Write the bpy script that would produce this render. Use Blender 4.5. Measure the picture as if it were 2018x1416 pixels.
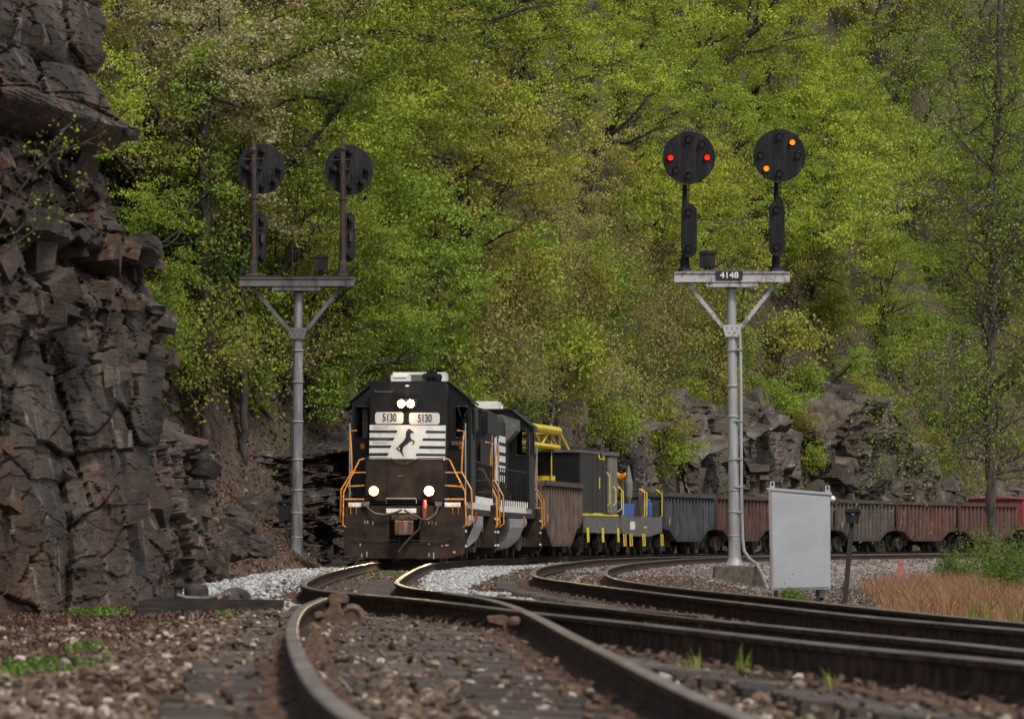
import bpy, math, random
import numpy as np
from mathutils import Vector, Matrix
from mathutils.geometry import tessellate_polygon
R = math.radians
for o in list(bpy.data.objects): bpy.data.objects.remove(o)
scene = bpy.context.scene
C = scene.collection
# ------------------------------------------------------------------ camera, world, sun, exposure
CZ = 0.8            # camera height over the ballast
FP = 10000.0        # focal length in photograph pixels (2018 wide)
HY = 1062.0         # horizon row in the photograph
cam_d = bpy.data.cameras.new('camera'); cam = bpy.data.objects.new('camera', cam_d); C.objects.link(cam)
cam.location = (0, 0, CZ); cam.rotation_euler = (R(90), 0, 0)
cam_d.sensor_width = 36; cam_d.lens = 36*FP/2018; cam_d.shift_y = (HY-708)/2018
cam_d.clip_start = .5; cam_d.clip_end = 5000
cam_d.dof.use_dof = True; cam_d.dof.focus_distance = 125; cam_d.dof.aperture_fstop = 7.5
scene.camera = cam
w = bpy.data.worlds.new('World'); scene.world = w; w.use_nodes = True
nt = w.node_tree; sky = nt.nodes.new('ShaderNodeTexSky'); sky.sky_type = 'NISHITA'; sky.sun_disc = False
SUN_EL, SUN_AZ = R(52), R(150)      # azimuth clockwise from +Y: behind the camera, to the right
sky.sun_elevation = SUN_EL; sky.sun_rotation = SUN_AZ; sky.air_density = 1.0; sky.dust_density = 3.0
shs = nt.nodes.new('ShaderNodeHueSaturation'); shs.inputs['Saturation'].default_value = .4; nt.links.new(sky.outputs[0], shs.inputs['Color'])
nt.links.new(shs.outputs[0], nt.nodes['Background'].inputs[0]); nt.nodes['Background'].inputs[1].default_value = .085
sl = bpy.data.lights.new('sun', 'SUN'); so = bpy.data.objects.new('sun', sl); C.objects.link(so)
sl.energy = 1.9; sl.angle = R(10); sl.color = (1, .95, .88)
sd = Vector((math.sin(SUN_AZ)*math.cos(SUN_EL), math.cos(SUN_AZ)*math.cos(SUN_EL), math.sin(SUN_EL)))
so.rotation_euler = sd.to_track_quat('Z', 'Y').to_euler()
scene.view_settings.view_transform = 'Standard'; scene.view_settings.look = 'None'
scene.view_settings.exposure = .72; scene.view_settings.gamma = 1
scene.render.resolution_x = 1024; scene.render.resolution_y = 718

def W(px, py, D):   # measured photograph position at a distance -> world
    return Vector(((px-1009)/FP*D, D, CZ+(HY-py)/FP*D))

# ------------------------------------------------------------------ numpy noise
def _h(i, j, k, s):
    n = (i.astype(np.int64)*73856093) ^ (j.astype(np.int64)*19349663) ^ (k.astype(np.int64)*83492791) ^ (s*2654435761)
    n = (n ^ (n >> 13))*1274126177 & 0xffffffff
    n = (n ^ (n >> 16))*2246822519 & 0xffffffff
    n = n ^ (n >> 15)
    return (n & 0xffffff)/float(0xffffff)
def vnoise(p, s=0):
    p = np.asarray(p, float); f = np.floor(p); t = p-f; t = t*t*(3-2*t); i, j, k = f[:, 0], f[:, 1], f[:, 2]
    r = 0
    for a in (0, 1):
        for b in (0, 1):
            for c in (0, 1):
                wt = (t[:, 0] if a else 1-t[:, 0])*(t[:, 1] if b else 1-t[:, 1])*(t[:, 2] if c else 1-t[:, 2])
                r = r+wt*_h(i+a, j+b, k+c, s)
    return r*2-1
def fbm(p, o=4, s=0):
    r = 0; a = 1; q = np.asarray(p, float); tot = 0
    for n in range(o):
        r = r+a*vnoise(q*(2.03**n)+n*7.3, s+n); tot += a; a *= .52
    return r/tot
def blocks(p, s=0):
    """voronoi blocks: every cell gets its own offset and tilt; returns (offset, crack distance)"""
    p = np.asarray(p, float); f = np.floor(p); n = len(p)
    d1 = np.full(n, 9.); d2 = np.full(n, 9.); off = np.zeros(n)
    for a in (-1, 0, 1):
        for b in (-1, 0, 1):
            for c in (-1, 0, 1):
                i, j, k = f[:, 0]+a, f[:, 1]+b, f[:, 2]+c
                q = np.stack([i+_h(i, j, k, s+1), j+_h(i, j, k, s+2), k+_h(i, j, k, s+3)], 1)
                dv = p-q; d = np.abs(dv).max(1)*.55+np.sqrt((dv**2).sum(1))*.45
                tl = (_h(i, j, k, s+4)-.5)*dv[:, 0]*1.3+(_h(i, j, k, s+5)-.5)*dv[:, 1]*1.3+(_h(i, j, k, s+6)-.5)*dv[:, 2]*1.6
                o = (_h(i, j, k, s+7)*2-1)+tl
                m = d < d1
                d2 = np.where(m, d1, np.minimum(d2, d)); off = np.where(m, o, off); d1 = np.where(m, d, d1)
    return off, d2-d1

# ------------------------------------------------------------------ materials
def new_mat(name):
    m = bpy.data.materials.new(name); m.use_nodes = True; return m, m.node_tree, m.node_tree.nodes['Principled BSDF']
def N(t, typ, **k):
    n = t.nodes.new(typ)
    for a, b in k.items(): setattr(n, a, b)
    return n
def ramp(t, fac, stops):
    r = N(t, 'ShaderNodeValToRGB'); e = r.color_ramp.elements
    while len(e) < len(stops): e.new(.5)
    for i, (p, c) in enumerate(stops): e[i].position = p; e[i].color = (*c, 1)
    t.links.new(fac, r.inputs[0]); return r.outputs[0]
def noise(t, scale, detail=6, rough=.6, coord='Object', stretch=None, dist=0):
    tc = N(t, 'ShaderNodeTexCoord'); n = N(t, 'ShaderNodeTexNoise')
    n.inputs['Scale'].default_value = scale; n.inputs['Detail'].default_value = detail
    n.inputs['Roughness'].default_value = rough; n.inputs['Distortion'].default_value = dist
    v = tc.outputs[coord]
    if stretch:
        mp = N(t, 'ShaderNodeMapping'); mp.inputs['Scale'].default_value = stretch; t.links.new(v, mp.inputs[0]); v = mp.outputs[0]
    t.links.new(v, n.inputs['Vector']); return n.outputs['Fac']
def mixc(t, f, a, b, bt='MIX'):
    m = N(t, 'ShaderNodeMix', data_type='RGBA', blend_type=bt)
    for s, v in ((0, f), (6, a), (7, b)):
        if isinstance(v, (int, float)): m.inputs[s].default_value = v
        elif isinstance(v, tuple): m.inputs[s].default_value = (*v, 1)
        else: t.links.new(v, m.inputs[s])
    return m.outputs[2]
def bump(t, b, h, strength=.4, dist=.02):
    n = N(t, 'ShaderNodeBump'); n.inputs['Strength'].default_value = strength; n.inputs['Distance'].default_value = dist
    t.links.new(h, n.inputs['Height']); t.links.new(n.outputs[0], b.inputs['Normal'])
def mat(name, c1, c2=None, rough=.6, metal=0, scale=6, lo=.4, hi=.65, b=.2, bd=.01, stretch=None, spec=.5):
    m, t, p = new_mat(name)
    n = noise(t, scale, stretch=stretch)
    if c2: t.links.new(ramp(t, n, [(lo, c1), (hi, c2)]), p.inputs['Base Color'])
    else: p.inputs['Base Color'].default_value = (*c1, 1)
    p.inputs['Roughness'].default_value = rough; p.inputs['Metallic'].default_value = metal
    p.inputs['Specular IOR Level'].default_value = spec
    if b: bump(t, p, n, b, bd)
    return m
def emit(name, col, s):
    m, t, p = new_mat(name); p.inputs['Base Color'].default_value = (*col, 1)
    p.inputs['Emission Color'].default_value = (*col, 1); p.inputs['Emission Strength'].default_value = s; return m
M = {}
M['black'] = mat('black_paint', (.005, .005, .0055), (.014, .012, .011), .45, scale=1.6, lo=.45, hi=.75, b=.05, spec=.28)
M['dusty'] = mat('dusty_black', (.010, .007, .006), (.050, .031, .021), .75, scale=2.2, lo=.35, hi=.8, b=.1, spec=.2)
M['grime'] = mat('grimy_underframe', (.012, .010, .009), (.045, .034, .026), .85, scale=5, b=.3)
M['orange'] = mat('orange_handrail', (.60, .22, .015), (.28, .10, .02), .5, scale=7, lo=.45, hi=.7, b=0)
M['white'] = mat('white_paint', (.62, .61, .56), (.42, .41, .36), .6, scale=3, lo=.5, hi=.8, b=0)
M['silver'] = mat('silver_metal', (.36, .36, .36), (.2, .19, .18), .45, .5, scale=4, lo=.45, hi=.7)
M['grey'] = mat('grey_steel', (.06, .058, .054), (.12, .115, .105), .6, scale=4)
M['yellow'] = mat('yellow_paint', (.62, .46, .015), (.42, .30, .02), .5, scale=3, b=0)
M['rust'] = mat('rusty_iron', (.055, .032, .022), (.14, .075, .045), .85, scale=14, b=.4)
M['darkrust'] = mat('dark_rust', (.03, .02, .016), (.075, .042, .03), .8, scale=12, b=.4)
M['rubber'] = mat('rubber_hose', (.02, .015, .013), (.05, .035, .03), .7, b=0)
M['reddish'] = mat('red_hose_end', (.30, .05, .04), (.2, .05, .04), .6, b=0)
M['blue'] = mat('blue_paint', (.015, .08, .32), (.02, .05, .2), .5, b=0)
M['olive'] = mat('grey_green_panel', (.13, .13, .10), (.09, .09, .07), .6, b=.05)
M['weathered'] = None
M['numblack'] = mat('number_black', (.01, .01, .01), None, .6, b=0)
M['signal_black'] = mat('signal_black', (.006, .006, .008), (.030, .025, .023), .7, scale=3.5, lo=.45, hi=.78, b=.15, stretch=(3, 1, .35), spec=.25)
M['signal_rust'] = mat('signal_rust', (.012, .009, .008), (.07, .034, .025), .8, scale=4, lo=.38, hi=.7, b=.2, stretch=(2, 2, .6))
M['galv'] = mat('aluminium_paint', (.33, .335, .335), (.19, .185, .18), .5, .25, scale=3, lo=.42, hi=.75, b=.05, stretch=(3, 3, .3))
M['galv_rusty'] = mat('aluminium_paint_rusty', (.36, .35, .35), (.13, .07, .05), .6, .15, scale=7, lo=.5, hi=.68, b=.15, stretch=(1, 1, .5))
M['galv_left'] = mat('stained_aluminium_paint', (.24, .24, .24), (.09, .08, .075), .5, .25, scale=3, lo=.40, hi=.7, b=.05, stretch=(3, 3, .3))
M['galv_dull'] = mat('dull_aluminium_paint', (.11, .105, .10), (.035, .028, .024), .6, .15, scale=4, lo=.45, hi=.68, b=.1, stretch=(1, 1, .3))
M['cabinet'] = mat('grey_cabinet_paint', (.27, .28, .30), (.33, .345, .36), .5, .1, scale=1.6, lo=.35, hi=.7, b=.02)
M['concrete'] = mat('weathered_concrete', (.16, .13, .095), (.07, .06, .045), .9, scale=6, lo=.35, hi=.65, b=.5)
M['darkwood'] = mat('dark_timber', (.010, .008, .007), (.035, .027, .023), .9, scale=5, b=.5, stretch=(1, 9, 9))
M['hot'] = emit('headlight_lamp', (1, .68, .36), 900)
M['hot_far'] = emit('headlight_lamp_bright', (1, .7, .4), 500)
M['red_on'] = emit('signal_red', (1, .015, .008), .9)
M['yel_on'] = emit('signal_yellow', (1, .25, .01), .8)
M['warm_core'] = emit('lamp_halo_core', (1, .55, .2), 2.2)  # reflector core and rings emit by themselves, imitating a warm halo around the lamps
M['warm_ring'] = emit('lamp_halo', (1, .36, .08), 1.1)
M['lens_off'] = mat('unlit_lens', (.004, .004, .004), None, .15, b=0)
M['numboard'] = emit('number_board', (.50, .48, .45), .0)
m, t, p = new_mat('cab_glass'); M['glass'] = m
p.inputs['Base Color'].default_value = (.6, .65, .62, 1); p.inputs['Roughness'].default_value = .05
p.inputs['Transmission Weight'].default_value = 1; p.inputs['IOR'].default_value = 1.08
# railhead: worn steel on top, rust at the sides
m, t, p = new_mat('worn_rail_top'); M['railtop'] = m
n = noise(t, 5, stretch=(1, .25, 1)); t.links.new(ramp(t, n, [(.35, (.42, .37, .335)), (.65, (.22, .17, .14))]), p.inputs['Base Color'])
p.inputs['Metallic'].default_value = .7; p.inputs['Roughness'].default_value = .30
M['railside'] = mat('rusty_rail_side', (.024, .015, .011), (.078, .048, .033), .9, scale=7, b=.3, spec=.12)

# rock
def rock_mat(name, cols, sc=1.0, pale=(.32, .29, .27), orange=(.15, .07, .038)):
    m, t, p = new_mat(name)
    a = noise(t, .9*sc, 9, .62); b = noise(t, .45*sc, 5, .6, stretch=(1, 1, .7), dist=.6)
    base = ramp(t, a, [(.30, cols[0]), (.48, cols[1]), (.62, cols[2]), (.78, cols[3])])
    o = ramp(t, b, [(.49, (0, 0, 0)), (.64, (1, 1, 1))])
    n4 = noise(t, 5*sc, 7, .7); om = N(t, 'ShaderNodeMath', operation='MULTIPLY'); t.links.new(o, om.inputs[0]); t.links.new(n4, om.inputs[1])
    c = mixc(t, om.outputs[0], base, orange)
    st = noise(t, 1.5*sc, 8, .6, stretch=(2.2, 2.2, .35), dist=.9)
    sf = ramp(t, st, [(.60, (0, 0, 0)), (.67, (.75, .75, .75)), (.72, (.1, .1, .1))])
    c = mixc(t, sf, c, pale)
    fine = noise(t, 14*sc, 8, .75)
    tc = N(t, 'ShaderNodeTexCoord'); mp = N(t, 'ShaderNodeMapping'); mp.inputs['Scale'].default_value = (1.5*sc, 1.5*sc, 2.6*sc); mp.inputs['Rotation'].default_value = (.15, .25, .1); t.links.new(tc.outputs['Object'], mp.inputs[0])
    vr = N(t, 'ShaderNodeTexVoronoi'); vr.distance = 'CHEBYCHEV'; vr.inputs['Scale'].default_value = 1; t.links.new(mp.outputs[0], vr.inputs['Vector']); sv = N(t, 'ShaderNodeSeparateColor'); t.links.new(vr.outputs['Color'], sv.inputs[0])
    c = mixc(t, .85, c, ramp(t, sv.outputs[0], [(0, (.55, .55, .56)), (1, (1.25, 1.2, 1.15))]), 'MULTIPLY')
    vd = N(t, 'ShaderNodeTexVoronoi'); vd.feature = 'DISTANCE_TO_EDGE'; vd.inputs['Scale'].default_value = 1.9; t.links.new(mp.outputs[0], vd.inputs['Vector'])
    c = mixc(t, 1.0, c, ramp(t, vd.outputs['Distance'], [(0, (.25, .24, .23)), (.022, (1, 1, 1))]), 'MULTIPLY')
    c = mixc(t, .7, c, ramp(t, fine, [(.25, (.25, .25, .25)), (.75, (1.1, 1.1, 1.1))]), 'MULTIPLY')
    lay = noise(t, 3*sc, 6, .7, stretch=(.5, .5, 5))
    ad = N(t, 'ShaderNodeMath', operation='ADD'); t.links.new(fine, ad.inputs[0]); t.links.new(lay, ad.inputs[1])
    t.links.new(c, p.inputs['Base Color']); p.inputs['Roughness'].default_value = .6; p.inputs['Specular IOR Level'].default_value = .28
    bump(t, p, ad.outputs[0], .9, .045/sc); return m
M['cliff'] = rock_mat('sandstone_cliff', [(.020, .015, .011), (.062, .047, .036), (.115, .090, .070), (.20, .165, .135)])
M['hillrock'] = rock_mat('shale_outcrop', [(.045, .038, .031), (.105, .090, .074), (.18, .155, .13), (.28, .25, .215)], .6, orange=(.12, .07, .045))
M['darkrock'] = rock_mat('dark_shale', [(.018, .015, .014), (.05, .041, .036), (.10, .082, .07), (.18, .15, .13)], .9, orange=(.1, .05, .03))

def leaf_mat(name, a, b, c=None, tr=.35):
    m = bpy.data.materials.new(name); m.use_nodes = True; t = m.node_tree; t.nodes.clear()
    out = N(t, 'ShaderNodeOutputMaterial'); g = N(t, 'ShaderNodeNewGeometry'); oi = N(t, 'ShaderNodeObjectInfo')
    st = [(0, a), (.6, b)]+([(.85, b), (1, c)] if c else [(1, b)])
    col = ramp(t, g.outputs['Random Per Island'], st)
    hs = N(t, 'ShaderNodeHueSaturation'); t.links.new(col, hs.inputs['Color'])
    mr = N(t, 'ShaderNodeMapRange'); mr.inputs[3].default_value = .482; mr.inputs[4].default_value = .512
    t.links.new(oi.outputs['Random'], mr.inputs[0]); t.links.new(mr.outputs[0], hs.inputs['Hue'])
    mv = N(t, 'ShaderNodeMapRange'); mv.inputs[3].default_value = .72; mv.inputs[4].default_value = 1.2
    wn = N(t, 'ShaderNodeTexWhiteNoise'); wn.noise_dimensions = '1D'; t.links.new(oi.outputs['Random'], wn.inputs['W'])
    t.links.new(wn.outputs['Value'], mv.inputs[0]); t.links.new(mv.outputs[0], hs.inputs['Value'])
    d = N(t, 'ShaderNodeBsdfDiffuse'); tl = N(t, 'ShaderNodeBsdfTranslucent'); mx = N(t, 'ShaderNodeMixShader'); mx.inputs[0].default_value = tr
    t.links.new(hs.outputs[0], d.inputs[0]); t.links.new(hs.outputs[0], tl.inputs[0])
    t.links.new(d.outputs[0], mx.inputs[1]); t.links.new(tl.outputs[0], mx.inputs[2]); t.links.new(mx.outputs[0], out.inputs[0])
    return m
M['lf_yellow'] = leaf_mat('yellow_green_leaf', (.24, .32, .04), (.35, .42, .06), (.43, .42, .08))
M['lf_green'] = leaf_mat('fresh_green_leaf', (.15, .23, .035), (.25, .34, .055), (.34, .39, .08))
M['lf_mid'] = leaf_mat('mid_green_leaf', (.15, .22, .035), (.25, .31, .05), (.32, .33, .07))
M['lf_olive'] = leaf_mat('olive_bud_leaf', (.20, .21, .04), (.30, .28, .06), (.35, .25, .09))
M['lf_tan'] = leaf_mat('tan_orange_bud', (.29, .27, .07), (.38, .33, .09), (.45, .36, .15))
M['lf_cream'] = leaf_mat('cream_blossom', (.38, .34, .16), (.50, .42, .22), (.55, .45, .30))
M['lf_dark'] = leaf_mat('dark_evergreen_leaf', (.03, .06, .02), (.06, .11, .03), (.08, .12, .03), .2)
M['bark_mid'] = mat('brown_grey_bark', (.04, .032, .025), (.11, .09, .07), .95, scale=8, b=.4, stretch=(1, 1, .3))
M['lf_bush'] = leaf_mat('bush_leaf', (.06, .10, .022), (.12, .18, .035), (.2, .25, .06))
M['bark'] = mat('dark_bark', (.022, .016, .013), (.065, .05, .04), .95, scale=8, b=.5, stretch=(1, 1, .3))
M['bark_grey'] = mat('grey_bark', (.085, .07, .055), (.19, .16, .13), .95, scale=8, b=.4, stretch=(1, 1, .3))
M['litter'] = leaf_mat('fallen_leaf', (.10, .065, .045), (.19, .125, .09), (.32, .23, .175), .1)
M['litter_dark'] = leaf_mat('fallen_leaf_dark', (.045, .029, .02), (.12, .08, .057), (.25, .18, .13), .1)
M['dry'] = leaf_mat('dry_grass_blade', (.19, .10, .05), (.33, .19, .10), (.42, .33, .2), .25)
M['grass'] = leaf_mat('grass_blade', (.05, .115, .022), (.11, .20, .035), (.2, .27, .07), .3)
M['stone'] = leaf_mat('ballast_stone', (.035, .024, .018), (.125, .090, .066), (.36, .31, .26), 0)
M['stone_mixed'] = leaf_mat('pale_mixed_stone', (.09, .07, .06), (.24, .20, .18), (.45, .42, .40), 0)
M['stone_white'] = leaf_mat('white_ballast_stone', (.16, .15, .145), (.42, .42, .41), (.58, .58, .56), 0)
# tie wood
m, t, p = new_mat('weathered_tie'); M['tie'] = m
oi = N(t, 'ShaderNodeObjectInfo'); n = noise(t, 4, 8, .7, stretch=(1.2, 14, 14), dist=.3)
c = ramp(t, n, [(.36, (.020, .015, .012)), (.52, (.07, .052, .043)), (.68, (.17, .135, .115))])
mv = N(t, 'ShaderNodeMapRange'); mv.inputs[3].default_value = .5; mv.inputs[4].default_value = 1.3; t.links.new(oi.outputs['Random'], mv.inputs[0])
hs = N(t, 'ShaderNodeHueSaturation'); t.links.new(c, hs.inputs['Color']); t.links.new(mv.outputs[0], hs.inputs['Value'])
t.links.new(hs.outputs[0], p.inputs['Base Color']); p.inputs['Roughness'].default_value = .9; bump(t, p, n, .9, .02)
# ground: zones of ballast, litter, white stone, given by a per-vertex weight
m, t, p = new_mat('ground_ballast'); M['ground'] = m
at = N(t, 'ShaderNodeAttribute', attribute_name='zone'); sp = N(t, 'ShaderNodeSeparateColor'); t.links.new(at.outputs['Color'], sp.inputs[0])
def vor(t, s):
    tc = N(t, 'ShaderNodeTexCoord'); v = N(t, 'ShaderNodeTexVoronoi'); v.inputs['Scale'].default_value = s; t.links.new(tc.outputs['Object'], v.inputs['Vector']); return v
v = vor(t, 17); vs = N(t, 'ShaderNodeSeparateColor'); t.links.new(v.outputs['Color'], vs.inputs[0])
bal = ramp(t, vs.outputs[0], [(0, (.05, .036, .026)), (.4, (.12, .09, .068)), (.75, (.20, .16, .125)), (1, (.33, .30, .26))])
dirt = noise(t, .8, 5); bal = mixc(t, ramp(t, dirt, [(.4, (0, 0, 0)), (.65, (.6, .6, .6))]), bal, (.06, .038, .025))
lit = ramp(t, noise(t, 16, 8, .75), [(.3, (.03, .019, .013)), (.5, (.085, .05, .034)), (.7, (.17, .105, .075))])
whi = ramp(t, vs.outputs[1], [(0, (.22, .22, .22)), (.5, (.42, .42, .42)), (1, (.60, .60, .59))])
gry = mixc(t, 1.0, ramp(t, vs.outputs[2], [(0, (.10, .08, .065)), (.5, (.21, .175, .15)), (1, (.42, .38, .35))]), ramp(t, noise(t, 2.2, 8, .8), [(.35, (.45, .43, .40)), (.65, (1.15, 1.15, 1.15))]), 'MULTIPLY')
c = mixc(t, sp.outputs[0], bal, lit); c = mixc(t, sp.outputs[1], c, whi); c = mixc(t, sp.outputs[2], c, gry)
t.links.new(c, p.inputs['Base Color']); p.inputs['Roughness'].default_value = .95
dd = N(t, 'ShaderNodeMath', operation='MULTIPLY'); t.links.new(v.outputs['Distance'], dd.inputs[0]); dd.inputs[1].default_value = -1
bump(t, p, dd.outputs[0], .8, .03)
# hill floor
m, t, p = new_mat('hill_floor'); M['hill'] = m
a = noise(t, .22, 6, .6); b_ = noise(t, 7, 8, .8)
c = ramp(t, b_, [(.3, (.022, .015, .011)), (.5, (.075, .05, .036)), (.7, (.17, .115, .085))])
c = mixc(t, ramp(t, a, [(.5, (0, 0, 0)), (.68, (.7, .7, .7))]), c, ramp(t, noise(t, 5, 6), [(.4, (.03, .045, .014)), (.7, (.09, .10, .03))]))
t.links.new(c, p.inputs['Base Color']); p.inputs['Roughness'].default_value = .95; bump(t, p, b_, .9, .12)

# ------------------------------------------------------------------ mesh helpers
class MB:
    def __init__(s): s.v = []; s.f = []; s.mi = []
    def add(s, vs, fs, mi=0):
        k = len(s.v); s.v += [tuple(q) for q in vs]; s.f += [tuple(i+k for i in f) for f in fs]; s.mi += [mi]*len(fs); return s
    def box(s, x0, x1, y0, y1, z0, z1, mi=0, bv=0):
        if x0 > x1: x0, x1 = x1, x0
        if y0 > y1: y0, y1 = y1, y0
        if z0 > z1: z0, z1 = z1, z0
        vs = [(x, y, z) for z in (z0, z1) for (x, y) in ((x0, y0), (x1, y0), (x1, y1), (x0, y1))]
        return s.add(vs, [(3, 2, 1, 0), (4, 5, 6, 7), (0, 1, 5, 4), (1, 2, 6, 5), (2, 3, 7, 6), (3, 0, 4, 7)], mi)
    def bar(s, a, b, wd, ht, mi=0, up=(0, 0, 1)):
        a = Vector(a); b = Vector(b); d = (b-a).normalized(); u = Vector(up)
        if abs(d.dot(u)) > .98: u = Vector((0, 1, 0))
        sx = d.cross(u).normalized(); uz = sx.cross(d).normalized(); vs = []
        for q in (a, b):
            for (i, j) in ((-1, -1), (1, -1), (1, 1), (-1, 1)): vs.append(q+sx*wd/2*i+uz*ht/2*j)
        return s.add(vs, [(0, 1, 2, 3), (7, 6, 5, 4), (0, 4, 5, 1), (1, 5, 6, 2), (2, 6, 7, 3), (3, 7, 4, 0)], mi)
    def tube(s, pts, r, n=8, mi=0, cap=True):
        pts = [Vector(q) for q in pts]; rs = r if isinstance(r, (list, tuple)) else [r]*len(pts)
        vs = []; pu = None
        for i, q in enumerate(pts):
            d = (pts[min(i+1, len(pts)-1)]-pts[max(i-1, 0)])
            d = d.normalized() if d.length > 1e-9 else Vector((0, 0, 1))
            if pu is None:
                u = Vector((0, 0, 1)) if abs(d.z) < .9 else Vector((1, 0, 0))
            else: u = pu
            sx = d.cross(u)
            if sx.length < 1e-6: sx = d.cross(Vector((0, 1, 0)))
            sx.normalize(); u = sx.cross(d).normalized(); pu = u
            for k in range(n):
                a = 2*math.pi*k/n; vs.append(q+(sx*math.cos(a)+u*math.sin(a))*rs[i])
        fs = [(i*n+k, i*n+(k+1) % n, (i+1)*n+(k+1) % n, (i+1)*n+k) for i in range(len(pts)-1) for k in range(n)]
        if cap: fs += [tuple(range(n-1, -1, -1)), tuple((len(pts)-1)*n+k for k in range(n))]
        return s.add(vs, fs, mi)
    def cyl(s, a, b, r, n=16, mi=0): return s.tube([a, b], r, n, mi)
    def prism(s, poly, axis, a, b, mi=0):
        """polygon (u,v) extruded along axis from a to b; axis x: (y,z), y: (x,z), z: (x,y)"""
        f = {'x': lambda u, v, c: (c, u, v), 'y': lambda u, v, c: (u, c, v), 'z': lambda u, v, c: (u, v, c)}[axis]
        n = len(poly); vs = [f(u, v, a) for u, v in poly]+[f(u, v, b) for u, v in poly]
        tri = tessellate_polygon([[Vector((u, v, 0)) for u, v in poly]])
        fs = [tuple(q) for q in tri]+[tuple(i+n for i in reversed(q)) for q in tri]+[(i, (i+1) % n, (i+1) % n+n, i+n) for i in range(n)]
        return s.add(vs, fs, mi)
    def lathe(s, prof, c=(0, 0, 0), n=24, mi=0):
        vs = []; c = Vector(c)
        for r, z in prof:
            for k in range(n): a = 2*math.pi*k/n; vs.append((c.x+r*math.cos(a), c.y+r*math.sin(a), c.z+z))
        fs = [(i*n+k, i*n+(k+1) % n, (i+1)*n+(k+1) % n, (i+1)*n+k) for i in range(len(prof)-1) for k in range(n)]
        fs += [tuple(range(n-1, -1, -1)), tuple((len(prof)-1)*n+k for k in range(n))]
        return s.add(vs, fs, mi)
    def xf(s, mtx):
        s.v = [tuple(mtx @ Vector(q)) for q in s.v]; return s
    def build(s, name, m, parent=None, smooth=False, bevel=0):
        me = bpy.data.meshes.new(name); me.from_pydata(s.v, [], s.f); me.update()
        for q in (m if isinstance(m, (list, tuple)) else [m]): me.materials.append(q)
        if any(s.mi): me.polygons.foreach_set('material_index', s.mi)
        if smooth: me.shade_smooth()
        import bmesh
        bm = bmesh.new(); bm.from_mesh(me); bmesh.ops.recalc_face_normals(bm, faces=bm.faces); bm.to_mesh(me); bm.free()
        o = bpy.data.objects.new(name, me); C.objects.link(o)
        if parent: o.parent = parent
        if bevel:
            q = o.modifiers.new('bevel', 'BEVEL'); q.width = bevel; q.segments = 2; q.limit_method = 'ANGLE'; q.angle_limit = R(40)
        if smooth == 'auto':
            q = o.modifiers.new('es', 'EDGE_SPLIT'); q.split_angle = R(35)
        return o
def npmesh(name, V, F, m, parent=None, smooth=False, mi=None):
    """V (n,3), F (m,k) numpy -> object"""
    me = bpy.data.meshes.new(name); V = np.asarray(V, np.float32); F = np.asarray(F, np.int32); k = F.shape[1]
    me.vertices.add(len(V)); me.vertices.foreach_set('co', V.ravel())
    me.loops.add(F.size); me.loops.foreach_set('vertex_index', F.ravel())
    me.polygons.add(len(F)); me.polygons.foreach_set('loop_start', np.arange(0, F.size, k, dtype=np.int32))
    me.polygons.foreach_set('loop_total', np.full(len(F), k, np.int32))
    for q in (m if isinstance(m, (list, tuple)) else [m]): me.materials.append(q)
    if mi is not None: me.polygons.foreach_set('material_index', np.asarray(mi, np.int32))
    me.update(calc_edges=True)
    (me.shade_smooth if smooth else me.shade_flat)()
    o = bpy.data.objects.new(name, me); C.objects.link(o)
    if parent: o.parent = parent
    return o
def tag(o, label=None, cat=None, group=None, kind=None):
    if label: o['label'] = label
    if cat: o['category'] = cat
    if group: o['group'] = group
    if kind: o['kind'] = kind
    return o
def empty(name, loc, label=None, cat=None, group=None, rz=0, rx=0, ry=0):
    o = bpy.data.objects.new(name, None); C.objects.link(o); o.location = loc; o.rotation_euler = (rx, ry, rz)
    o.empty_display_size = .3; return tag(o, label, cat, group)
def copy_tree(o, loc=None, rz=None, label=None, cat=None, group=None, parent=None, kids=None):
    c = o.copy(); C.objects.link(c)
    if parent: c.parent = parent
    for ch in list(o.children): copy_tree(ch, parent=c)
    if loc is not None: c.location = loc
    if rz is not None: c.rotation_euler.z = rz
    return tag(c, label, cat, group)
def text_polys(s, size, sx=1.0, depth=.006, name='lettering'):
    cu = bpy.data.curves.new('t', 'FONT'); cu.body = s; cu.size = size; cu.align_x = 'CENTER'; cu.align_y = 'CENTER'; cu.extrude = depth; cu.offset = .004*size/.2
    o = bpy.data.objects.new('t', cu); C.objects.link(o); bpy.context.view_layer.update()
    me = bpy.data.meshes.new_from_object(o.evaluated_get(bpy.context.evaluated_depsgraph_get()))
    vs = [(v.co.x*sx, v.co.z, v.co.y) for v in me.vertices]; fs = [tuple(p.vertices) for p in me.polygons]
    bpy.data.objects.remove(o); bpy.data.curves.remove(cu); bpy.data.meshes.remove(me)
    return vs, fs
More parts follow.
